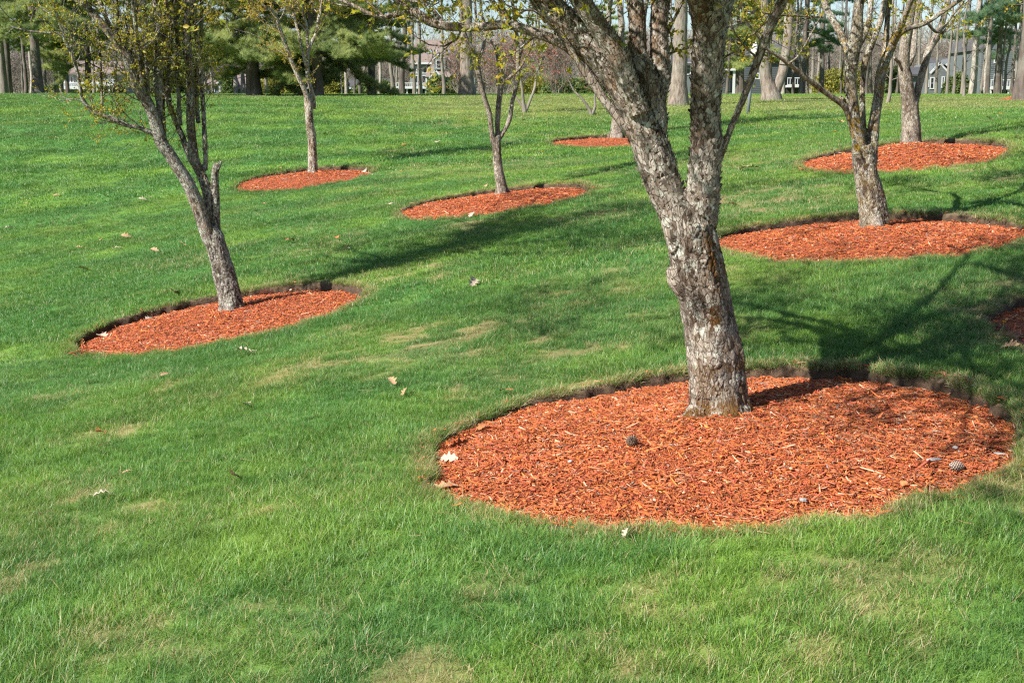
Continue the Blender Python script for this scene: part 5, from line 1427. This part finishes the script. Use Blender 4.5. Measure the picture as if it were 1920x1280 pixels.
h = House('dormer_house', 'grey-green house with brown roof, gabled dormer and skylights in the middle distance', 'house', 820, 150)
w1 = h.wall(799, 852, 144, 182, M_SIDE, 0, 7, zb=-.6); h.clap(w1, 799.5, 851.5, 145, 181, 0, M_SIDE)
w2 = h.wall(766, 799, 119, 182, M_SIDE, 2.4, 5, zb=-.6)
h.wall(852, 890, 118, 182, M_SIDE, 2.4, 5, zb=-.6)
h.roof((797.5, 144.5, -.35), (854, 144.5, -.35), (858, 116, 1.9), (809, 116, 1.9), M_ROOF)
h.roof((766, 118, 1.9), (894, 118, 1.9), (884, 71, 6.5), (772, 71, 6.5), M_ROOF)
h.roof((884, 71, 6.52), (772, 71, 6.52), (766, 118, 11), (894, 118, 11), M_ROOF)
h.gable([(813, 131), (835, 131), (835, 108), (824, 99.5), (813, 108)], M_SIDE, .35, 4, 'dormer'); h.window(817.5, 830, 112.5, 129, .35, 1, 1)
h.rake([(811, 110), (824, 98.6)], .35); h.rake([(824, 98.6), (837, 110)], .35)
h.roof((810.5, 110, .2), (824, 98, .2), (824, 98, 4.6), (810.5, 110, 4.6), M_ROOF, -.1, 'dormer_roof'); h.roof((824, 98, .2), (837.5, 110, .2), (837.5, 110, 4.6), (824, 98, 4.6), M_ROOF, -.1, 'dormer_roof')
h.gable([(806, 145), (830, 145), (817.5, 131)], M_SIDE, -.45, 2, 'gable'); h.rake([(805, 145.5), (817.5, 130.5)], -.45); h.rake([(817.5, 130.5), (831, 145.5)], -.45)
h.window(807.5, 829.5, 145.5, 162, 0, 2)
for q_ in (h.X(799) - .02, h.X(852) - .14): m_ = MB(); m_.box(q_, q_ + .16, -.03, -.002, -.6, h.Z(145)); m_.build('corner_board', M_TRIM, h.root)
m_ = MB(); m_.box(h.X(776), h.X(809), 1.72, 1.86, h.Z(119.5), h.Z(116)); m_.build('fascia', M_TRIM, h.root)
h.window(790, 806, 124, 137, 2.4, 2); h.window(772, 786, 124, 137, 2.4, 2); h.window(773, 797, 140, 158, 2.4, 3)
h.rail(856, 882, 155, 165, 1.0); h.window(862, 870, 146, 165, 2.4, 1); h.rail(742, 799, 155, 163, .6); h.posts([745, 762, 780, 797], 164, .8)
h.wall(742, 799, 166, 182, M_DARK, 2.0, .3, 'under_deck_shade', zb=-.6)
for a_, b_ in ((796.5, 807), (836, 846)):
    t0 = (h.Z(92) - h.Z(99)); m_ = MB(); f0 = (118 - 99.) / 47; f1_ = (118 - 92.) / 47; y0_ = 1.9 + 4.6 * f0; y1_ = 1.9 + 4.6 * f1_
    m_.slab((h.X(a_), y0_, h.Z(99) + .10), (h.X(b_), y0_, h.Z(99) + .10), (h.X(b_), y1_, h.Z(92) + .10), (h.X(a_), y1_, h.Z(92) + .10), .10); m_.build('skylight', M_SKYL, h.root)
m_ = MB(); m_.tube([(h.X(815), 4.4, h.Z(97)), (h.X(815), 4.4, h.Z(90))], [.08, .08], 8); m_.build('vent_pipe', M_TRIM, h.root)

h = House('deck_house', 'long pale house with white raised deck behind the leaning left tree', 'house', 175, 118)
w1 = h.wall(114, 236, 136, 180, M_PALE, 0, 6, zb=-.6); h.clap(w1, 115, 235, 137, 180, 0, M_PALE)
h.roof((110, 137, -.5), (240, 137, -.5), (236, 112, 4), (114, 112, 4), M_ROOF)
for a_ in ((120, 127), (131, 138), (159, 166), (169, 175), (180, 189), (203, 209), (211, 219)): h.window(a_[0], a_[1], 141, 156, 0, 1)
h.rail(112, 205, 156, 164, -1.6); h.rail(195, 234, 150, 160, -2.6); h.posts([197, 208, 219, 232], 162, -2.5); h.wall(196, 234, 163, 180, M_DARK, -.4, .3, 'under_deck_shade', zb=-.6)

h = House('gable_house', 'blue-grey gabled house with brown roof left of the dark pine trunk', 'house', 425, 128)
h.gable([(408, 180), (442, 180), (442, 157), (425.5, 138), (408, 154)], M_SIDE2, 0, 8); h.rake([(405, 156), (425.5, 137.3)], 0); h.rake([(425.5, 137.3), (444, 158)], 0)
h.wall(376, 408, 156, 180, M_SIDE2, 1.5, 5, zb=-.6); h.wall(442, 476, 163, 180, M_SIDE2, .8, 6, zb=-.6)
h.roof((374, 157, 1.1), (408, 157, 1.1), (425, 138, 5), (382, 138, 5), M_ROOF); h.roof((442, 164, .4), (478, 164, .4), (474, 137, 4.5), (427, 137, 4.5), M_ROOF)
h.window(411, 417.5, 161, 175, 0, 1); h.window(420, 427, 161, 175, 0, 1); h.window(384, 396, 161, 172, 1.5, 2); h.window(450, 468, 166, 175, .8, 2)

h = House('gable_house', 'grey gabled house seen between the two broad pine trunks', 'house', 505, 124)
h.gable([(484, 180), (534, 180), (534, 180), (495, 146), (484, 155)], M_SIDE2, 0, 7); h.rake([(482, 156.5), (495, 145.5)], 0); h.rake([(495, 145.5), (530, 177)], 0)
h.roof((495, 145, 0.02), (495, 145, 7), (540, 186, 7), (540, 186, .02), M_ROOF, -.12); h.roof((482, 157, .02), (482, 157, 7), (495, 145, 7), (495, 145, .02), M_ROOF, -.12)

h = House('porch_house', 'low house with white posted porch under the pine boughs', 'house', 620, 116)
h.wall(536, 735, 166, 182, M_SIDE3, 2.2, 5, zb=-.6); h.roof((532, 165, -.3), (738, 165, -.3), (730, 145, 4.4), (540, 145, 4.4), M_ROOFD)
m_ = MB(); m_.box(h.X(533), h.X(737), -.34, -.2, h.Z(167), h.Z(164.2)); m_.build('fascia', M_TRIM, h.root)
h.posts([538, 556, 575, 600, 640, 672, 690, 706, 730], 166, 0); 
for a_ in ((545, 553), (562, 570), (683, 689), (694, 701), (716, 724)): h.window(a_[0], a_[1], 167.5, 176, 2.2, 1)

h = House('grey_house', 'dark grey house with white porch post and deck behind the lamp post', 'house', 1420, 116)
w1 = h.wall(1232, 1300, 118, 180, M_SIDE2, 1, 6, zb=-.6); w1 = h.wall(1356, 1470, 108, 180, M_SIDE3, 0, 6, zb=-.6); h.clap(w1, 1357, 1469, 110, 180, 0, M_SIDE3)
h.wall(1470, 1506, 96, 180, M_SIDE3, 1.2, 6, zb=-.6)
h.roof((1352, 109, -.5), (1510, 109, -.5), (1500, 78, 5), (1362, 78, 5), M_ROOFD); h.roof((1228, 119, .5), (1304, 119, .5), (1298, 98, 5), (1234, 98, 5), M_ROOFD)
h.window(1416, 1431, 137, 149, 0, 2); h.window(1288, 1298, 116, 140, 1, 1, 1); h.window(1238, 1248, 134, 150, 1, 1); h.window(1476, 1484, 110, 126, 1.2, 1)
h.wall(1360, 1372, 136, 172, M_GLASS, -.08, .07, 'doorway'); h.posts([1373.5], 130, -.9, .2)
m_ = MB(); m_.box(h.X(1358), h.X(1376), -1.1, -.01, h.Z(133.5), h.Z(129)); m_.build('porch_roof', M_TRIM, h.root)
h.rail(1474, 1502, 146, 160, -.6); h.wall(1474, 1502, 163, 176, M_DARK, .2, .3, 'under_deck_shade')

h = House('gable_house', 'blue-grey house with white-trimmed gable right of the tan tree', 'house', 1765, 120)
w1 = h.gable([(1737, 180), (1778, 180), (1778, 134), (1760, 117), (1743, 136), (1737, 136)], M_SIDE2, 0, 7); h.rake([(1742, 137), (1760, 116.5)], 0); h.rake([(1760, 116.5), (1779, 135.5)], 0)
h.wall(1712, 1737, 138, 180, M_SIDE2, 1.2, 6, zb=-.6); w2 = h.wall(1778, 1850, 136, 180, M_SIDE2, .8, 6, zb=-.6); h.clap(w2, 1779, 1849, 137, 180, .8, M_SIDE2)
h.roof((1708, 139, .8), (1744, 139, .8), (1760, 122, 5), (1716, 122, 5), M_ROOFD); h.roof((1776, 137, .4), (1854, 137, .4), (1848, 104, 5), (1762, 104, 5), M_ROOFD)
h.window(1739, 1742.8, 150, 164, 0, 1); h.window(1744, 1752.5, 145, 167.5, 0, 1, 1); h.window(1765.5, 1771.5, 143.5, 165, 0, 1, 1); h.window(1782, 1790, 146, 163, .8, 1, 1); h.window(1825.5, 1835, 143, 160, .8, 1, 1); h.window(1805, 1813, 146, 160, .8, 1)
h.gable([(1780, 120), (1806, 120), (1793, 108)], M_SIDE2, 1.2, 3, 'dormer'); h.rake([(1779, 121), (1793, 107.5)], 1.2); h.rake([(1793, 107.5), (1807, 121)], 1.2)

h = House('tall_house', 'tall shaded grey house with railed deck at the right picture edge', 'house', 1890, 108)
w1 = h.wall(1846, 1965, 92, 180, M_SIDE2, 1.0, 8, zb=-.6); h.clap(w1, 1847, 1964, 93, 180, 1.0, M_SIDE2)
h.gable([(1846, 93), (1965, 93), (1910, 58), (1866, 58)], M_SIDE2, 1.0, 8, 'gable'); h.rake([(1844, 94), (1866, 57)], 1.0); h.roof((1866, 57, .6), (1844, 94, .6), (1844, 94, 9), (1866, 57, 9), M_ROOFD, .16); h.roof((1860, 56.5, .6), (1970, 56.5, .6), (1970, 50, 9), (1860, 50, 9), M_ROOFD, .16)
h.rail(1849, 1902, 150, 164, -1.2); h.posts([1851, 1866, 1884, 1900], 168, -1.1); h.wall(1849, 1902, 167, 180, M_DARK, .5, .3, 'under_deck_shade', zb=-.6)
h.window(1872, 1888, 138, 162, 1.0, 2); h.window(1852, 1860, 140, 160, 1.0, 1); h.window(1870, 1884, 100, 118, 1.0, 2); h.window(1905, 1918, 130, 160, 1.0, 1)

# ---- lamp post
B = hit(1402, 214); D0 = depth_of(B); s_ = D0 / F
root = empty('lamp_post', tuple(B), label='grey lamp post with white acorn-shaped globe on the far lawn', cat='lamp post')
top = (214 - 114) * s_ * 1.0
M_POST = plain('grey_painted_metal', (0.13, 0.15, 0.17), .45, .5, .08); M_GLOBE, t_, b_ = new_mat('milky_globe'); b_.inputs['Base Color'].default_value = (.72, .73, .66, 1); b_.inputs['Roughness'].default_value = .25
m_ = MB(); m_.tube([(0, 0, -.2), (0, 0, .5), (0.0, 0, top)], [.055, .055, .04], 14); m_.build('post', M_POST, root, True)
m_ = MB(); m_.tube([(0, 0, top - .02), (0, 0, top + .03), (0, 0, top + .06), (0, 0, top + .10)], [.045, .085, .09, .07], 16); m_.build('collar', M_POST, root, True)
r_ = [.07, .115, .125, .118, .095, .07, .045, .03, .012]; z_ = [0, .06, .14, .22, .31, .38, .43, .46, .50]
m_ = MB(); m_.tube([(0, 0, top + .09 + q) for q in z_], r_, 20); m_.build('globe', M_GLOBE, root, True)
m_ = MB(); m_.tube([(0, 0, top + .585), (0, 0, top + .63)], [.02, .006], 8); m_.build('finial', M_POST, root, True)
root.rotation_euler = (0, rad(4.5), 0)


# ================================================================== SMALL THINGS ON THE GROUND
def oak_leaf(seed, c):
    """lobed, curled dead oak leaf with midrib and stalk"""
    r = np.random.default_rng(seed); n = 15; t = np.linspace(0, 1, n)
    lob = 0.10 + 0.24 * np.sin(np.pi * np.clip(t * 1.02, 0, 1)) ** .7 * (0.62 + 0.48 * np.cos(t * 2 * np.pi * 3.6 + 2.4))
    V = []; curl = r.uniform(.15, .55); tw = r.uniform(-.3, .3)
    for k in range(n):
        for j, q in enumerate((-1, -.5, 0, .5, 1)):
            w_ = lob[k] * q * r.uniform(.85, 1.15); V.append((t[k] - .5, w_ * math.cos(curl * abs(q)), curl * w_ * w_ * 3.2 + 0.10 * math.sin(t[k] * 3 + tw * 5) + tw * w_ * t[k] + r.normal(0, .008) + .05))
    Fq = [(k * 5 + j, k * 5 + j + 1, k * 5 + j + 6, k * 5 + j + 5) for k in range(n - 1) for j in range(4)]
    me = mesh_np('leaf_blade', V, Fq, c, True); return me
def leafy(name, c):
    m, t, b = new_mat(name); g = N(t, 'ShaderNodeTexCoord'); n_ = noise(t, 9, 5, g.outputs['Object'], .7)
    t.links.new(ramp(t, n_, [(.3, tuple(q * .6 for q in c)), (.7, c)]), b.inputs['Base Color']); b.inputs['Roughness'].default_value = .7; bump(t, b, n_, .6, .02); return m
LM = dict(pale=leafy('pale_dead_leaf', (.62, .50, .38)), tan=leafy('tan_dead_leaf', (.55, .34, .18)), orange=leafy('orange_dead_leaf', (.55, .21, .07)), brown=leafy('brown_dead_leaf', (.17, .085, .045)))
LMESH = {k: [oak_leaf(400 + 7 * i + j, m) for j in range(3)] for i, (k, m) in enumerate(LM.items())}
STALK = {}
def ground_at(px, py):
    q = hit(px, py)
    for i, (k, bx, by, R) in enumerate(BEDLIST):
        if math.hypot(q[0] - bx, q[1] - by) < R - .02:
            q[2] = float(bed_surface(i, np.array([q[0]]), np.array([q[1]]))[0]) + .012; return q, True
    q[2] += .040; return q, False
def leaf_thing(px, py, size, kind, label, tilt=None, group='dead leaves fallen on the lawn'):
    q, inbed = ground_at(px, py); rr_ = np.random.default_rng(int(px * 31 + py))
    root = empty('fallen_leaf', tuple(q), label=label, cat='leaf', group=group)
    link('leaf_blade', LMESH[kind][int(rr_.integers(0, 3))], root)
    if kind not in STALK:
        m = MB(); m.tube([(-.48, 0, .13), (-.62, .02, .10), (-.78, .06, .12)], [.018, .014, .012], 5); STALK[kind] = m.mesh('stalk', LM[kind])
    link('stalk', STALK[kind], root)
    tl = tilt if tilt is not None else rr_.normal(0, .3)
    root.scale = (size * 1.2,) * 3; root.rotation_euler = (tl, rr_.normal(0, .2), rr_.uniform(-3.1, 3.1)); return root
for a in [(188, 822, .085, 'orange', 'orange-brown curled leaf on the open grass at lower left', .5), (192, 941, .075, 'pale', 'pale leaf low on the left grass below the orange-brown one'), (463, 768, .085, 'pale', 'pale pinkish leaf on the lawn between the left bed and the large bed'),
          (437, 905, .12, 'brown', 'dark brown upturned leaf in front of a bright grass tuft', .9), (735, 726, .09, 'tan', 'tan leaf on the lawn up-left of the large bed'), (457, 668, .13, 'pale', 'pale twisted leaf just below the left bed'), (885, 537, .16, 'pale', 'large pale leaf standing on the middle lawn', .7),
          (237, 447, .14, 'tan', 'tan leaf on the left lawn beside the leaning tree'), (155, 510, .15, 'tan', 'tan leaf above the left end of the left bed', .5), (17, 431, .14, 'pale', 'pale leaf at the left picture edge'), (290, 474, .13, 'tan', 'small tan leaf left of the leaning trunk'),
          (500, 541, .17, 'pale', 'pale leaf standing against the cut edge behind the left bed', .9), (545, 537, .18, 'pale', 'flat pale leaf on the upper rim of the left bed', .1), (327, 556, .19, 'brown', 'brown leaf hanging over the turf edge of the left bed'), (284, 592, .15, 'pale', 'pale leaf lying under the cut edge of the left bed', .1),
          (152, 632, .16, 'orange', 'orange leaf at the left tip of the left bed', .6), (192, 620, .14, 'pale', 'pale leaf tucked under the cut near the left tip', .1), (834, 903, .115, 'tan', 'big tan oak leaf on the left end of the large bed', .15), (843, 855, .09, 'pale', 'greyish curled leaf against the left cut of the large bed', .6),
          (862, 828, .09, 'brown', 'brown leaf in the cut edge of the large bed', .7), (905, 798, .08, 'orange', 'orange leaf on the upper left rim of the large bed', .1), (685, 317, .2, 'pale', 'pale leaf at the right tip of the small bed under the slim tree', .6), (760, 745, .07, 'tan', 'small tan leaf in thin grass left of the large bed'),
          (1806, 724, .085, 'orange', 'orange leaf on the upper right rim of the large bed', .4), (947, 745, .08, 'orange', 'orange leaf in the worn patch above the large bed'), (1413, 322, .19, 'tan', 'tan leaf on the lawn between the near tree and the right beds'), (1395, 322, .15, 'pale', 'pale leaf right of the near tree stem'),
          (1575, 232, .25, 'tan', 'pinkish leaf on the shaded bank left of the right tree'), (268, 378, .16, 'pale', 'pale leaf high on the left lawn'), (100, 262, .2, 'tan', 'tan leaf far up the left lawn'), (320, 300, .2, 'tan', 'small leaf behind the leaning tree'),
          (820, 270, .2, 'pale', 'pale leaf between the slim and the small three-stemmed tree'), (1895, 625, .13, 'brown', 'brown leaf at the rim of the bed cut by the right edge', .4), (1890, 645, .13, 'pale', 'grey-brown leaf below it on the rim at the right edge', .3), (1893, 662, .12, 'tan', 'tan leaf lowest on the rim at the right edge', .5), (1872, 610, .1, 'brown', 'dark leaf under the yellow dandelion', .2),
          (1448, 937, .0, 'tan', '')]:
    if a[2] > 0: leaf_thing(*a)
rl = np.random.default_rng(401)
BEDPX = dict(near=(1360, 840, 'large near bed'), left=(410, 597, 'tilted left bed'), right=(1630, 445, 'wide right bed'), bank=(1700, 295, 'mounded bank bed'), centre=(930, 378, 'middle bed'), slim=(570, 335, 'slim tree bed'), far=(1150, 267, 'small far bed'))
def where(px, py, c):
    k = min(BEDPX, key=lambda q: math.hypot(px - BEDPX[q][0], 2 * (py - BEDPX[q][1]))); bx, by, nm_ = BEDPX[k]; dx, dy = px - bx, py - by
    side = ('left' if dx < 0 else 'right') if abs(dx) > 2.2 * abs(dy) else ('beyond' if dy < 0 else 'in front') if abs(dx) < .8 * abs(dy) else (('upper ' if dy < 0 else 'lower ') + ('left' if dx < 0 else 'right'))
    r_ = math.hypot(dx, 2 * dy) / 150; dist = 'close' if r_ < 1.6 else 'some way off' if r_ < 2.8 else 'far off'
    return 'small %s leaf %s to the %s of the %s' % (c, dist, side, nm_) if side not in ('beyond', 'in front') else 'small %s leaf %s %s the %s' % (c, dist, 'beyond' if side == 'beyond' else 'in front of', nm_)
for i in range(46):
    px, py = (rl.uniform(0, 760), rl.uniform(205, 500)) if i < 22 else (rl.uniform(740, 1900), rl.uniform(215, 420)) if i < 40 else (rl.uniform(0, 1900), rl.uniform(560, 1200))
    q = hit(px, py)
    if float(bed_dist(q[0:1], q[1:2])[0]) < .1: continue
    leaf_thing(px, py, rl.uniform(.09, .15) if py < 500 else rl.uniform(.05, .07), ['tan', 'pale', 'orange', 'tan'][i % 4], where(px, py, ['tan', 'pale', 'orange', 'tan'][i % 4]), None, 'small dead leaves scattered over the lawn')

# dandelions
M_YEL = plain('dandelion_yellow', (.85, .50, .01), .6); M_STEM = plain('flower_stem', (.25, .36, .10), .6)
def dandelion(px, py, s, label):
    q, _ = ground_at(px, py); root = empty('dandelion', tuple(q), label=label, cat='flower', group='yellow dandelions in the grass')
    m = MB(); m.tube([(0, 0, -.05), (.008, 0, .02), (.012, 0, .06)], [.0022, .002, .002], 6); m.build('stem', M_STEM, root)
    r = np.random.default_rng(int(px)); V = []; Fc = []
    for k in range(70):
        a = r.random() * 6.28; rr_ = r.uniform(.006, .021); z = .066 + .006 * (1 - rr_ / .021) + r.normal(0, .001); b = len(V); ca, sa = math.cos(a), math.sin(a)
        V += [(.012 - sa * .0018, ca * .0018, .060), (.012 + sa * .0018, -ca * .0018, .060), (.012 + ca * rr_ + sa * .0022, sa * rr_ - ca * .0022, z), (.012 + ca * rr_ - sa * .0022, sa * rr_ + ca * .0022, z)]; Fc.append((b, b + 1, b + 2, b + 3))
    link('flower_head', mesh_np('flower_head', V, Fc, M_YEL), root); root.scale = (s,) * 3
dandelion(1878, 616, 1.0, 'yellow dandelion beside the bed cut by the right edge'); dandelion(1015, 297, 1.7, 'yellow dandelion on the lawn below the far bed'); dandelion(749, 335, 1.7, 'yellow dandelion right of the slim tree bed'); dandelion(1562, 262, 1.7, 'yellow dandelion left of the multi-stemmed right tree')

# pine cones
def pine_cone(px, py, L, label, lie):
    q, _ = ground_at(px, py); q[2] += L * .28; root = empty('pine_cone', tuple(q), label=label, cat='pine cone', group='pine cones on the large mulch bed')
    mc = plain('cone_scale_%d' % int(px), (.17, .115, .085) if lie else (.30, .235, .19), .8, .2, .35, 30.0)
    m = MB(); m.tube([(0, 0, -.48 * L), (0, 0, -.2 * L), (0, 0, .15 * L), (0, 0, .45 * L)], [.10 * L, .17 * L, .13 * L, .03 * L], 10); m.build('core', mc, root)
    V = []; Fc = []; k = 0
    for i in range(74):
        f = i / 73; z = (-.46 + .92 * f) * L; R_ = L * (.40 * math.sin(math.pi * (f * .82 + .16)) ** .8 + .05); a = i * 2.39996; ca, sa = math.cos(a), math.sin(a); w_ = R_ * .34 + .02 * L
        def P(r_, tt, zz): return (ca * r_ - sa * tt, sa * r_ + ca * tt, zz)
        b = len(V); V += [P(.08 * L, -w_ * .4, z), P(.08 * L, w_ * .4, z), P(R_ * .8, w_, z + .10 * L), P(R_ * 1.02, 0, z + .14 * L), P(R_ * .8, -w_, z + .10 * L), P(R_ * .75, 0, z + .04 * L)]
        Fc += [(b, b + 1, b + 2), (b, b + 2, b + 4), (b + 2, b + 3, b + 4), (b, b + 4, b + 5), (b + 1, b + 5, b + 2), (b + 2, b + 5, b + 3), (b + 4, b + 3, b + 5)]
    link('scales', mesh_np('scales', V, Fc, mc), root, kind='stuff'); root.rotation_euler = (rad(70 if lie else 95), rad(15), rad(35 if lie else 80))
pine_cone(1183, 845, .068, 'dark open pine cone in the middle of the large mulch bed', True); pine_cone(1793, 874, .066, 'greyish pine cone near the right end of the large mulch bed', False)
# grey bark piece, pebbles and a clod on the big bed
M_STONE = plain('grey_stone', (.30, .29, .28), .85, .3, .25, 40.0); M_BARKP = plain('grey_bark_piece', (.42, .39, .36), .9, .2, .3, 30.0)
def lump(name, px, py, sx, sy, sz, mat, label, cat, seed):
    q, _ = ground_at(px, py); r = np.random.default_rng(seed); bm = bmesh.new(); bmesh.ops.create_icosphere(bm, subdivisions=3, radius=1)
    o3 = r.uniform(0, 20, 3)
    for v in bm.verts:
        c = np.array(v.co); k = 1 + .55 * (float(vn3((c * 1.3 + o3)[None], 0)[0]) - .5) + .25 * (float(vn3((c * 4 + o3)[None], 1)[0]) - .5); v.co = Vector((c[0] * sx * k, c[1] * sy * k, max(c[2], -.4) * sz * k))
    me = bpy.data.meshes.new(name); bm.to_mesh(me); bm.free(); me.materials.append(mat)
    for p in me.polygons: p.use_smooth = sz < .008
    o = link(name, me, label=label, cat=cat); o.location = tuple(q + [0, 0, sz * .6]); o.rotation_euler = (0, 0, r.uniform(-.4, .4))
lump('bark_piece', 1752, 857, .038, .019, .005, M_BARKP, 'flat pale grey bark piece on the right part of the large bed', 'bark piece', 1); lump('bark_piece', 1875, 833, .030, .014, .005, M_BARKP, 'grey bark piece in the shade at the right end of the large bed', 'bark piece', 2)
lump('clod', 1507, 932, .018, .014, .010, M_STONE, 'small grey clod in the lower part of the large bed', 'clod', 3); lump('pebble', 1791, 834, .013, .011, .009, M_STONE, 'round bluish pebble above the bark piece', 'pebble', 4); lump('pebble', 1069, 868, .013, .010, .008, M_STONE, 'small grey pebble left of the dark pine cone', 'pebble', 5)
lump('wood_lump', 1696, 900, .022, .018, .016, plain('orange_wood_lump', (.55, .20, .08), .8, .3, .3, 30.0), 'rounded orange wood lump on the lower right of the large bed', 'wood chip', 6)
